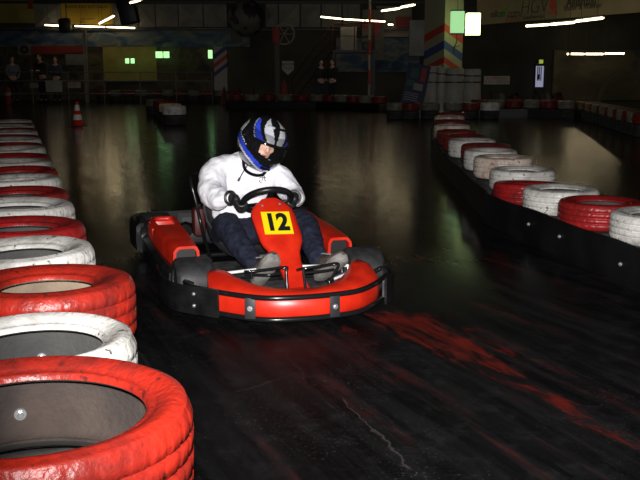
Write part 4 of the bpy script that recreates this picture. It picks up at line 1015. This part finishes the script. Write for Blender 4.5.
# front panel with the number
PT = Vector((-.022, .335, .506)); PB = Vector((-.062, .83, .10)); PD = (PB-PT).normalized(); PN = Vector((-1, 0, 0)).cross(PD).normalized(); PL = (PB-PT).length
if PN.y < 0: PN = -PN
PU = PD.cross(PN).normalized()
if PU.x > 0: PU = -PU   # to the right as seen from the front
def front_panel():
    W = [(0, .052), (.015, .072), (.045, .105), (.075, .121), (.12, .125), (.2, .1235), (.28, .121), (.325, .112), (.36, .094), (.40, .076), (.46, .066), (.56, .058), (.62, .056), (PL, .06)]
    secs = []
    for t, w in W:
        c = PT+PD*t; th = .035 if t > .02 else .018
        pr = [(-1, -.7*th), (-1, -.2*th), (-.95, .0), (-.8, .012), (-.4, .015), (0, .016), (.4, .015), (.8, .012), (.95, .0), (1, -.2*th), (1, -.7*th), (.9, -th*1.1), (0, -th*1.2), (-.9, -th*1.1)]
        if t > .33: pr = [(u, h+.006*min(1, (t-.33)/.06)*(-1 if abs(u) < .95 else -.3)) for u, h in pr]
        if t > .45: pr = [(u, h if abs(u) > .6 else h-.004) for u, h in pr]
        secs.append([c+PU*u*w+PN*h for u, h in pr])
    return loft(bmesh.new(), secs)
fp = obj('front_panel', front_panel(), M['kred'], K)
pm = Matrix((( PU.x, -PD.x, PN.x, 0), (PU.y, -PD.y, PN.y, 0), (PU.z, -PD.z, PN.z, 0), (0, 0, 0, 1)))
def on_panel(u, t, h): return Matrix.Translation(PT+PD*t+PU*u+PN*h) @ pm
TW = Matrix.Rotation(R_(-6), 4, 'Z')
st_ = obj('number_plate', bx((-.082, -.083, 0), (.082, .083, .002), 0, on_panel(-.003, .192, .0165) @ TW), M['yellow'], fp, smooth=False)
me = text_mesh('12', .170, .0006, .0075, .80); me.transform(on_panel(-.005, .193, .0195) @ TW); t = obj('race_number', me, M['black'], st_, smooth=False); t['label'] = 'black number 12'
for u in (-.052, .052):
    b = bpy.data.objects.new('bolt', BOLT); C.objects.link(b); b.parent = fp; b.matrix_local = on_panel(u, .05, .013) @ Matrix.Diagonal((.6, .6, .6, 1))
# pedals
def pedal(s, name, xs, loopy):
    bm = bmesh.new(); x0, x1 = xs
    tube(bm, smooth_path([(x0, .80, .20), (x0+s*.01, .86, .212), ((x0+x1)/2, .865, .218), (x1, .86, .222), (x1, .865, .20), (x1, .88, .13), (x1, .90, .07)], 4), .0085, 10)
    tube(bm, smooth_path([(x0, .80, .185), ((x0+x1)/2, .87, .19), (x1-s*.03, .865, .192)], 4), .0075, 10)
    tube(bm, [(x0+s*.02, .86, .212), (x0+s*.02, .87, .18)], .006, 8)
    return obj(name, bm, M['blackmetal'], K)
pedal(-1, 'throttle_pedal', (.225, .02), 0)
bm = bmesh.new(); tube(bm, smooth_path([(-.06, .80, .19), (-.075, .86, .21), (-.18, .865, .218), (-.25, .86, .225), (-.275, .85, .215), (-.255, .865, .185), (-.215, .885, .13), (-.20, .90, .07)], 4), .0085, 10)
tube(bm, smooth_path([(-.075, .86, .185), (-.18, .87, .19), (-.245, .865, .195)], 4), .0075, 10); tube(bm, [(-.075, .86, .21), (-.085, .88, .07)], .008, 8)
obj('brake_pedal', bm, M['blackmetal'], K)
for p in ((.215, .868, .215), (.03, .868, .222), (-.085, .872, .212), (-.245, .868, .222), (-.21, .89, .135)):
    bm = bmesh.new(); bmesh.ops.create_uvsphere(bm, u_segments=10, v_segments=8, radius=.009, matrix=Matrix.Translation(p)); obj('pedal_joint', bm, M['chrome'], K)

#@@SECTION parked
# two empty karts parked in the dark behind the far right barrier
for (px, rz, lab) in ((508, R_(205), 'empty kart parked in the dark behind the far right barrier, left one'), (521, R_(195), 'empty kart parked in the dark behind the far right barrier, right one')):
    k2 = copy_tree(K); q = at(px, 95, 27.5); k2.location = (q.x+(.5 if px > 510 else 0)*2, 27.5+(.3 if px > 510 else 0), 0); k2.rotation_euler = (0, 0, rz); k2['label'] = lab; k2['group'] = 'karts parked at the back'
    for ch in k2.children_recursive:
        if ch.type == 'MESH' and len(ch.material_slots) and ch.material_slots[0].material == M['kred']:
            ch.material_slots[0].link = 'OBJECT'; ch.material_slots[0].material = M['kred_dimmed']  # dim light at the back carried by the darker red
    for ch in list(k2.children):
        if ch.name.startswith('front_panel'):
            for c2 in list(ch.children):
                for c3 in list(c2.children): bpy.data.objects.remove(c3)
                bpy.data.objects.remove(c2)

#@@SECTION driver
# ------------------------------------------------------------------ driver
D = empty('person', KO, KR, 'kart driver in a helmet and white sweatshirt leaning into the steering wheel', 'person')
def V(*a): return Vector(a)
pel = V(0, -.33, .20); hipR = V(.10, -.27, .20); hipL = V(-.11, -.27, .20)
kneR = V(.185, .13, .345); kneL = V(-.295, .16, .345); ankR = V(.115, .635, .155); ankL = V(-.235, .65, .165)
waist = V(-.01, -.34, .34); chest = V(-.035, -.28, .50); upch = V(-.045, -.25, .61); neck = V(-.055, -.22, .69); head = V(-.105, -.13, .80)
shR = V(.135, -.25, .625); shL = V(-.235, -.21, .575); elR = V(.245, -.08, .475); elL = V(-.285, -.02, .45)
hq = lambda a: WC+(WT*math.cos(a)+WU*math.sin(a))*WR
aR = R_(-12); aL = R_(200)
rimR = hq(aR); rimL = hq(aL)
def hand_frame(a):
    o_ = WT*math.cos(a)+WU*math.sin(a); t_ = WN.cross(o_); return hq(a), o_, t_
wrR = rimR+(WT*math.cos(aR)+WU*math.sin(aR))*.055+WN*.045; wrL = rimL+(WT*math.cos(aL)+WU*math.sin(aL))*.055+WN*.045
# body: one continuous surface (skeleton skin + head)
nodes = [(pel, .12), (waist, .11), (chest, .125), (upch, .10), (neck, .055), (head-V(0, 0, .06), .055),
         (shR, .055), (elR, .04), (wrR, .028), (shL, .055), (elL, .04), (wrL, .028),
         (hipR, .085), (kneR, .055), (ankR, .038), (hipL, .085), (kneL, .055), (ankL, .038), (ankR+V(0, .10, .03), .03), (ankL+V(0, .10, .03), .03)]
edges = [(0, 1), (1, 2), (2, 3), (3, 4), (4, 5), (3, 6), (6, 7), (7, 8), (3, 9), (9, 10), (10, 11), (0, 12), (12, 13), (13, 14), (0, 15), (15, 16), (16, 17), (14, 18), (17, 19)]
# head orientation: tilted towards the inside of the bend, looking slightly down
HR = Matrix.Rotation(R_(13), 3, 'Z') @ Matrix.Rotation(R_(-17), 3, 'Y') @ Matrix.Rotation(R_(-19), 3, 'X')
HM = Matrix.Translation(head) @ HR.to_4x4()
HK = 1.10
def hp(*p): return HM @ Vector(p)
hd = [ellipsoid((0, 0, .01), (.076, .096, .11)), ellipsoid((0, .03, -.05), (.058, .066, .062)), ellipsoid((0, .098, -.012), (.013, .02, .022)), ellipsoid((0, .09, .008), (.009, .012, .025)), ellipsoid((0, .083, -.052), (.022, .012, .012)), ellipsoid((.078, -.005, 0), (.01, .018, .03)), ellipsoid((-.078, -.005, 0), (.01, .018, .03)), ellipsoid((.032, .082, .04), (.028, .012, .008)), ellipsoid((-.032, .082, .04), (.028, .012, .008)), ellipsoid((.04, .066, -.015), (.022, .018, .022)), ellipsoid((-.04, .066, -.015), (.022, .018, .022))]
for b_ in hd: bmesh.ops.transform(b_, matrix=HM, verts=b_.verts)
body = obj('body', remesh([skin(nodes, edges)]+hd, .007, 2), M['skin'], D)
for s in (1, -1):
    ey = obj('eye', ellipsoid((s*.031, .0845, .018), (.013, .009, .0085)), M['eyewhite'], D); ey.matrix_local = HM
    ir = obj('iris', ellipsoid((s*.031-.004, .092, .0175), (.0055, .003, .0062)), M['iris'], ey)
    br = obj('eyebrow', ellipsoid((s*.033, .091, .042), (.022, .006, .004)), M['hair'], D); br.matrix_local = HM
mo = obj('mouth', ellipsoid((0, .0925, -.052), (.020, .006, .007)), M['lip'], D); mo.matrix_local = HM
# sweatshirt
sn = [(V(-.02, -.32, .25), (.19, .15)), (waist, (.19, .16)), (chest, (.195, .16)), (upch, (.15, .13)), (neck+V(0, 0, -.012), .085),
      (shR, .095), ((shR+elR)/2+V(.02, 0, 0), .100), (elR, .094), ((elR*.55+wrR*.45)+V(0, 0, -.005), .078), (wrR+(elR-wrR)*.12, .044),
      (shL, .092), ((shL+elL)/2, .08), (elL, .072), ((elL*.5+wrL*.5), .06), (wrL+(elL-wrL)*.12, .044)]
se = [(0, 1), (1, 2), (2, 3), (3, 4), (3, 5), (5, 6), (6, 7), (7, 8), (8, 9), (3, 10), (10, 11), (11, 12), (12, 13), (13, 14)]
tc_ = (chest+upch)/2
def turned(b_, c_, deg):
    bmesh.ops.transform(b_, matrix=Matrix.Translation(c_) @ Matrix.Rotation(R_(deg), 4, 'Y') @ Matrix.Translation(-c_), verts=b_.verts); return b_
tors = [turned(ellipsoid(tc_+V(0, 0, .01), (.215, .135, .175)), tc_, -11), ellipsoid(waist+V(-.01, .03, .02), (.205, .155, .17)), ellipsoid(V(-.02, -.29, .27), (.20, .165, .08)), turned(ellipsoid(tc_+V(-.01, -.02, .10), (.17, .10, .075)), tc_, -11),
        skin([(upch, .10), (neck+V(0, 0, .0), .088)], [(0, 1)])]
sR = shR+V(.030, .0, .014); sL = shL
arms = [skin([(neck+V(.03, -.01, -.02), .075), ((neck+sR)/2+V(.0, 0, -.018), .092), (sR, .100)]+sn[6:10], [(i, i+1) for i in range(6)]), skin([(neck+V(-.03, -.01, -.02), .075), ((neck+sL)/2+V(0, 0, -.014), .088), (sL, .09)]+sn[11:15], [(i, i+1) for i in range(6)])]
shirt_me = remesh(arms+tors, .009, 12, [('c', .14, .034), ('c', .05, .015)])
shirt = obj('sweatshirt', shirt_me, M['shirt'], D); shirt['label'] = 'white sweatshirt'
bvh = BVHTree.FromPolygons([v.co for v in shirt_me.vertices], [tuple(p.vertices) for p in shirt_me.polygons])
def front_of(x, z, off=.004):
    h = bvh.ray_cast(Vector((x, .6, z+.08)), Vector((0, -1, -.1)).normalized())
    return (h[0]+h[1]*off) if h[0] else Vector((x, -.1, z))
bm = bmesh.new(); cs = [front_of(x, z, .006) for x, z in ((-.012, .655), (.0, .635), (.018, .612), (.03, .59), (.042, .57))]
tube(bm, smooth_path(cs, 4), .0035, 8); obj('drawstring', bm, M['black'], D)
bm = bmesh.new(); tube(bm, [cs[-1]+V(-.004, 0, .008), cs[-1]+V(.008, 0, -.014)], .0075, 8); obj('cord_toggle', bm, M['black'], D)
bm = bmesh.new()
for st in ([(-.09, .583), (-.105, .588), (-.12, .580)], [(-.085, .57), (-.105, .575), (-.13, .57)], [(-.105, .588), (-.108, .57), (-.10, .55)], [(-.09, .56), (-.085, .548), (-.10, .54)], [(-.12, .58), (-.118, .56), (-.128, .55)]):
    tube(bm, smooth_path([front_of(x, z, .002) for x, z in st], 3), .0022, 6)
obj('chest_emblem', bm, M['black'], D)
# collar and cuffs
bm = bmesh.new(); ring = []
for k in range(24):
    a = 2*PI*k/24; ring.append(neck+V(.075*math.cos(a), .075*math.sin(a)+.01, .015-.02*math.sin(a)))
tube(bm, ring, .016, 8, closed=True); obj('collar', bm, M['shirt'], D)
# trousers
tn = [(V(0, -.31, .215), (.16, .13)), (V(0, -.34, .30), (.14, .12)), (hipR, .112), ((hipR+kneR)/2, .10), (kneR, .084), ((kneR*.5+ankR*.5)+V(0, 0, -.005), .072), (ankR+V(0, -.02, .01), .052),
      (hipL, .112), ((hipL+kneL)/2, .10), (kneL, .084), ((kneL*.5+ankL*.5)+V(0, 0, -.005), .074), (ankL+V(0, -.02, .01), .054)]
te = [(1, 0), (0, 2), (2, 3), (3, 4), (4, 5), (5, 6), (0, 7), (7, 8), (8, 9), (9, 10), (10, 11)]
tro = obj('trousers', remesh([skin(tn[2:7], [(0, 1), (1, 2), (2, 3), (3, 4)]), skin(tn[7:12], [(0, 1), (1, 2), (2, 3), (3, 4)]), ellipsoid(V(0, -.32, .24), (.20, .14, .13)), ellipsoid(V(0, -.18, .24), (.16, .16, .09))], .01, 4, [('c', .07, .02), ('c', .03, .007)]), M['trousers'], D); tro['label'] = 'dark navy trousers'
# shoes
def shoe(name, heel, toe_dir, up_dir, side):
    f = Vector(toe_dir).normalized(); u = Vector(up_dir); u = (u-f*u.dot(f)).normalized(); r = f.cross(u)
    L = .27; secs = []; sole = []
    for t, w, h, dz in ((0, .026, .06, .012), (.02, .034, .085, .004), (.06, .038, .105, 0), (.10, .038, .10, 0), (.15, .043, .075, 0), (.20, .047, .058, .002), (.24, .042, .045, .006), (.262, .028, .032, .012), (.27, .012, .02, .016)):
        c = heel+f*t; sc = []
        for k in range(16):
            a = 2*PI*k/16; x = math.cos(a); z = math.sin(a)
            sc.append(c+r*x*w*(1 if z < 0 else (1-.25*z))+u*(dz+h/2+h/2*(z if z > 0 else max(z*1.6, -1))))
        secs.append(sc)
        sole.append([c+r*x*(w+.004)+u*(dz*.6+y_) for x, y_ in ((-1, .014), (-1, -.012), (-.6, -.02), (.6, -.02), (1, -.012), (1, .014))])
    o = obj(name, loft(bmesh.new(), secs), M['shoe'], D); s_ = obj('sole', loft(bmesh.new(), sole), M['sole'], o); s_['label'] = 'grey rubber sole'
    bm = bmesh.new()
    for k in range(4):
        c = heel+f*(.11+.022*k)+u*(.102-.013*k); tube(bm, [c-r*.026, c+u*.004, c+r*.026], .0035, 6)
    obj('lace', bm, M['sole'], o)
    return o
shoe('shoe', V(.125, .62, .082), (-.20, .62, .62), (0, -.7, .7), 1)
shoe('shoe', V(-.235, .62, .088), (-.28, .70, .55), (0, -.6, .75), -1)
# gloves gripping the wheel
def glove(a, s, wr, el):
    c, o_, t_ = hand_frame(a); n = WN
    ms = []
    palm = []
    P = lambda t, oo, nn: c+t_*t+o_*oo+n*nn
    # palm lies on the outer, driver-side face of the rim
    pn = [(wr, .033), (P(-.004, .047, .040), .036), (P(.0, .036, .022), .036)]
    ms.append(skin([(wr+(el-wr)*.10, .036)]+pn, [(0, 1), (1, 2), (2, 3)]))
    pb = ellipsoid((0, 0, 0), (.045, .026, .036)); mm = Matrix((( t_.x, o_.x, n.x, 0), (t_.y, o_.y, n.y, 0), (t_.z, o_.z, n.z, 0), (0, 0, 0, 1)))
    bmesh.ops.transform(pb, matrix=Matrix.Translation(P(0, .036, .022)) @ mm, verts=pb.verts); ms.append(pb)
    for k, (tt, ln) in enumerate(((-.034, .92), (-.011, 1.05), (.012, 1.0), (.034, .85))):
        tt *= s
        pts = [P(tt*.8, .042, .018), P(tt, .043*ln, -.006), P(tt*1.03, .030*ln, -.029), P(tt*1.03, .004, -.034), P(tt, -.014-.008*ln, -.022), P(tt, -.026*ln, -.006)]
        ms.append(skin([(p, r) for p, r in zip(pts, (.012, .0115, .011, .0105, .0095, .008))], [(i, i+1) for i in range(5)]))
    th = [P(-.028*s, .036, .03), P(-.046*s, .016, .034), P(-.05*s, -.008, .028), P(-.042*s, -.026, .014)]
    ms.append(skin([(p, r) for p, r in zip(th, (.015, .0135, .012, .0095))], [(0, 1), (1, 2), (2, 3)]))
    g_ = obj('glove', remesh(ms, .0042, 1), M['glove'], D); g_['label'] = 'black leather glove'
    bm = bmesh.new(); ax = (el-wr).normalized(); A_, B2 = frame_axes(ax); q = wr+ax*.025
    tube(bm, [q+(A_*math.cos(2*PI*k/20)+B2*math.sin(2*PI*k/20))*.037 for k in range(20)], .009, 8, closed=True); obj('wrist_strap', bm, M['glove'], g_)
glove(aR, 1, wrR, elR); glove(aL, -1, wrL, elL)
# helmet
def helmet():
    NA, NE = 112, 80
    def shell(az, el, k=1.0):
        x = math.sin(az)*math.cos(el); y = math.cos(az)*math.cos(el); z = math.sin(el)
        a, b_, c_ = .137, .160, .152
        p = Vector((x*a, y*b_, z*c_))
        if z < 0:
            p.x *= 1-.10*z*z; p.y = p.y*(1+.02*max(0, y)); p.z *= 1.12 if y > 0 else .98
            # chin bar
            if y > 0: p.y += .022*max(0, y)*min(1, -z*2.2); p.x *= 1+.02*y
        if p.z < -.142: 
            p.z = -.142-(.022*max(0, y) if y > 0 else 0)
        return p*k
    def is_hole(az, el): return abs(az) < R_(60) and R_(-19)+abs(az)*.14 < el < R_(15)-abs(az)*.03
    def pad_hole(az, el): return abs(az) < R_(33) and R_(-15)+abs(az)*.2 < el < R_(13)-abs(az)*.1
    def build(k, hole, matf=None):
        bm = bmesh.new(); vs = {}
        for i in range(NE+1):
            el = -PI/2+PI*i/NE
            for j in range(NA): vs[i, j] = bm.verts.new(shell(-PI+2*PI*j/NA, el, k))
        for i in range(NE):
            el = -PI/2+PI*(i+.5)/NE
            for j in range(NA):
                az = -PI+2*PI*(j+.5)/NA; w = az
                if hole(w, el): continue
                q = [vs[i, j], vs[i, (j+1) % NA], vs[i+1, (j+1) % NA], vs[i+1, j]]
                cz = sum((v.co.z for v in q))/4
                if el < R_(-52): continue       # neck opening
                f = bm.faces.new(q)
                if matf: f.material_index = matf(w, el)
        bmesh.ops.remove_doubles(bm, verts=bm.verts, dist=1e-5)
        bmesh.ops.delete(bm, geom=[v for v in bm.verts if not v.link_faces], context='VERTS')
        return bm
    def pat(az, el):
        a = math.degrees(az); e2 = math.degrees(el); s = abs(a)   # a>0: driver's right is +x
        # chin: blue band with silver edge sweeping from the back side down to the chin
        lo = -6-31*math.exp(-((s)/58.0)**2)+ .12*max(0, s-60)
        d_ = e2-lo
        if s < 150:
            if -7 < d_ < 5: return 1
            if -13 < d_ <= -7: return 2
            if 7.5 < d_ < 9 and s > 62: return 2
        # upper: silver/blue flashes on the forehead sides running back
        if e2 > 14:
            t = (e2-16)/54.0
            if 0 < t < 1.15:
                cs = 11+30*t; wd = 5+10*math.sin(PI*min(1, max(0, t*.85+.08)))
                if abs(s-cs) < wd: return 2
                if wd < abs(s-cs) < wd+1.2: return 0
            t = (e2-13)/46.0
            if 0 < t < 1.0:
                cs = 36+46*t; wd = 11*(1-.3*t)
                if abs(s-cs) < wd: return 1
                if wd+2 < s-cs < wd+4.5: return 2
        if 100 < s < 150 and abs(e2-30-.25*(s-100)) < 3: return 2
        if 95 < s < 118 and 8 < e2 < 26: return 2
        if s > 100 and -30 < e2 < -18: return 2
        return 0
    bm = build(1.0, is_hole, pat)
    h = obj('helmet', bm, [M['hblack'], M['hblue'], M['hsilver']], D); h.matrix_local = HM @ Matrix.Diagonal((HK, HK, HK, 1)); h['label'] = 'blue, silver and black full-face helmet'
    pad = obj('padding', build(.93, pad_hole), M['hpad'], h)
    # edge trim round the face opening
    def loop(k):
        pts = []
        for i in range(24): az = R_(-58)+R_(116)*i/23; pts.append(shell(az, R_(-19)+abs(az)*.14, k))
        for i in range(1, 8): el = R_(-11)+R_(24)*i/8; pts.append(shell(R_(60), el, k))
        for i in range(24): az = R_(58)-R_(116)*i/23; pts.append(shell(az, R_(15)-abs(az)*.03, k))
        for i in range(1, 8): el = R_(13)-R_(24)*i/8; pts.append(shell(R_(-60), el, k))
        return pts
    obj('opening_trim', tb(loop(.985), .0085, 8, closed=True), M['hpad'], h)
    # raised smoked visor
    bm = bmesh.new(); grid = []
    for i in range(9):
        el = R_(11)+R_(22)*i/8; row = []
        for j in range(31):
            az = (R_(-76)+R_(152)*j/30)*(1-.10*(i/8)); row.append(shell(az, el, 1.045))
        grid.append(row)
    loft(bm, grid, closed_sec=False, caps=False); bmesh.ops.recalc_face_normals(bm, faces=bm.faces); bmesh.ops.solidify(bm, geom=bm.faces[:], thickness=.003)
    obj('visor', bm, M['visor'], h)
    for s in (1, -1):
        p = shell(s*R_(80), R_(14), 1.0); bm = lathe([(0, .016), (.018, .015), (.022, 0), (.022, -.01)], 24, mat=Matrix.Translation(p) @ Vector((s, .15, .1)).to_track_quat('Z', 'Y').to_matrix().to_4x4()); obj('visor_pivot', bm, M['hblack'], h)
    for x in (-.035, .035):
        bm = bx((x-.02, -.01, -.005), (x+.02, .012, .005), .003, Matrix.Translation(shell(R_(0), R_(54), 1.01))); obj('vent', bm, M['hsilver'] if x > 0 else M['hblack'], h)
    bm = bx((-.03, -.004, -.008), (.03, .006, .008), .003, Matrix.Translation(shell(0, R_(-35), 1.005))); obj('chin_vent', bm, M['hpad'], h)
    # strap
    bm = bmesh.new(); tube(bm, smooth_path([(.085, .02, -.11), (.06, .05, -.165), (0, .06, -.18), (-.06, .05, -.165), (-.085, .02, -.11)], 4), .009, 8); obj('chin_strap', bm, M['hpad'], h)
helmet()

#@@SECTION people
# ------------------------------------------------------------------ spectators (dim, far back)
def figure(px, Y, H, jacket, trous, label, face=PI, lean=0, arms=((.15, .25, .95), (-.15, .25, .95)), hair='hair'):
    p = at(px, 80, Y); e = empty('person', (p.x, Y, 0), face, label, 'person'); k = H/1.75
    S = lambda x, y, z: V(x*k, (y+lean*max(0, z-.9))*k, z*k)
    aR_, aL_ = arms
    nd = [(S(0, 0, .95), .11*k), (S(0, 0, 1.2), .12*k), (S(0, 0, 1.40), .10*k), (S(0, 0, 1.5), .05*k), (S(0, .01, 1.56), .05*k), (S(.19, 0, 1.40), .05*k), (S(.25, .02, 1.14), .04*k), (S(*aR_), .03*k), (S(-.19, 0, 1.40), .05*k), (S(-.25, .02, 1.14), .04*k), (S(*aL_), .03*k),
          (S(.09, 0, .88), .085*k), (S(.1, .02, .5), .055*k), (S(.1, 0, .09), .04*k), (S(.1, .15, .04), .035*k), (S(-.09, 0, .88), .085*k), (S(-.1, .02, .5), .055*k), (S(-.1, 0, .09), .04*k), (S(-.1, .15, .04), .035*k)]
    ed = [(0, 1), (1, 2), (2, 3), (3, 4), (2, 5), (5, 6), (6, 7), (2, 8), (8, 9), (9, 10), (0, 11), (11, 12), (12, 13), (13, 14), (0, 15), (15, 16), (16, 17), (17, 18)]
    hc = S(0, .02, 1.635)
    hd_ = [ellipsoid(hc, (.075*k, .095*k, .115*k)), ellipsoid(hc+V(0, .095*k, -.015*k), (.012*k, .02*k, .02*k)), ellipsoid(hc+V(.076*k, 0, 0), (.012*k, .02*k, .03*k)), ellipsoid(hc+V(-.076*k, 0, 0), (.012*k, .02*k, .03*k))]
    for q in (nd[7][0], nd[10][0]):
        hd_.append(ellipsoid(q, (.035*k, .05*k, .025*k)))
        for j in range(4): hd_.append(ellipsoid(q+V((-.027+.018*j)*k, .055*k, -.006*k), (.0085*k, .04*k, .011*k)))
    obj('body', remesh([skin(nd, ed, 1)]+hd_, .0125*k, 1), M['skin'], e)
    jn = [(S(0, 0, .92), (.19*k, .14*k)), (S(0, 0, 1.2), (.19*k, .14*k)), (S(0, 0, 1.42), (.15*k, .11*k)), (S(0, 0, 1.48), .075*k), nd[5], nd[6], nd[7], nd[8], nd[9], nd[10]]
    jn = [(a_, (r_ if i < 4 else r_*1.0+.025*k)) for i, (a_, r_) in enumerate(jn)]
    jn[6] = (jn[6][0].lerp(jn[5][0], .2), .05*k); jn[9] = (jn[9][0].lerp(jn[8][0], .2), .05*k)
    obj('jacket', remesh([skin(jn, [(0, 1), (1, 2), (2, 3), (2, 4), (4, 5), (5, 6), (2, 7), (7, 8), (8, 9)], 1)], .02*k, 2), jacket, e)
    tn_ = [(S(0, 0, .95), (.15*k, .12*k)), (S(.095, 0, .85), .105*k), (S(.1, .02, .5), .08*k), (S(.1, 0, .09), .065*k), (S(-.095, 0, .85), .105*k), (S(-.1, .02, .5), .08*k), (S(-.1, 0, .09), .065*k)]
    obj('trousers', remesh([skin(tn_, [(0, 1), (1, 2), (2, 3), (0, 4), (4, 5), (5, 6)], 1)], .02*k, 2), trous, e)
    for s in (.1, -.1): obj('shoe', bx((s*k-.05*k, -.06*k, 0), (s*k+.05*k, .2*k, .09*k), .03*k), M['black'], e)
    hb = ellipsoid(hc+V(0, -.015*k, .025*k), (.083*k, .098*k, .105*k)); bmesh.ops.delete(hb, geom=[v for v in hb.verts if (v.co.y-hc.y) > .055*k and (v.co.z-hc.z) < .075*k or (v.co.z-hc.z) < -.05*k], context='VERTS'); obj('hair', hb, M[hair], e)
JD = noisy('dark_jacket', (.012, .012, .015), (.03, .03, .035), 12, rough=.8); JB = noisy('blue_jumper', (.03, .045, .09), (.05, .07, .13), 12, rough=.8); JL = noisy('pale_blue_sleeved_top', (.14, .16, .2), (.2, .22, .27), 12, rough=.8); TD = noisy('dark_trousers_cloth', (.012, .013, .02), (.025, .026, .035), 10, rough=.85)
figure(13, 35.6, 1.75, JL, TD, 'person in a pale blue top standing behind the railing at far left', PI+.5)
figure(43, 35.3, 1.84, JD, TD, 'person in a dark jacket leaning on the railing left of the white board', PI-.4, .18, ((.12, .42, 1.16), (-.12, .42, 1.16)))
figure(56.5, 35.3, 1.74, JB, TD, 'person in a blue jumper standing close beside the dark-jacketed one', PI, .08, ((.1, .36, 1.16), (-.14, .36, 1.16)))
figure(321, 33, 1.6, JD, simple('blue_jeans', (.03, .045, .075), .85), 'person in black with blue jeans standing under the staircase platform', PI+.3)
figure(332.5, 32.7, 1.62, JD, TD, 'person in dark clothes right of the one in blue jeans', PI-.6)

#@@SECTION light
# ------------------------------------------------------------------ light
def light(name, kind, loc, energy, col, size=.1):
    L = bpy.data.lights.new(name, kind); L.energy = energy; L.color = col; o = bpy.data.objects.new(name, L); C.objects.link(o); o.location = loc; return o, L
# the camera's own flash, just above the lens
fo, fl = light('camera_flash', 'SPOT', (.02, -.06, HC+.09), 1800, (1, .97, .95)); fl.spot_size = R_(77); fl.spot_blend = 1.0; fl.shadow_soft_size = .025
tgt = Vector((.75, 6.2, 1.15)); fo.rotation_euler = (tgt-fo.location).to_track_quat('-Z', 'Y').to_euler()
w = bpy.data.worlds.new('hall_air'); bpy.context.scene.world = w; w.use_nodes = True; w.node_tree.nodes['Background'].inputs[0].default_value = (.9, .85, .6, 1); w.node_tree.nodes['Background'].inputs[1].default_value = .0
sc = bpy.context.scene
sc.view_settings.view_transform = 'Standard'; sc.view_settings.look = 'None'; sc.view_settings.exposure = 0; sc.view_settings.gamma = 1; sc.view_settings.use_curve_mapping = False
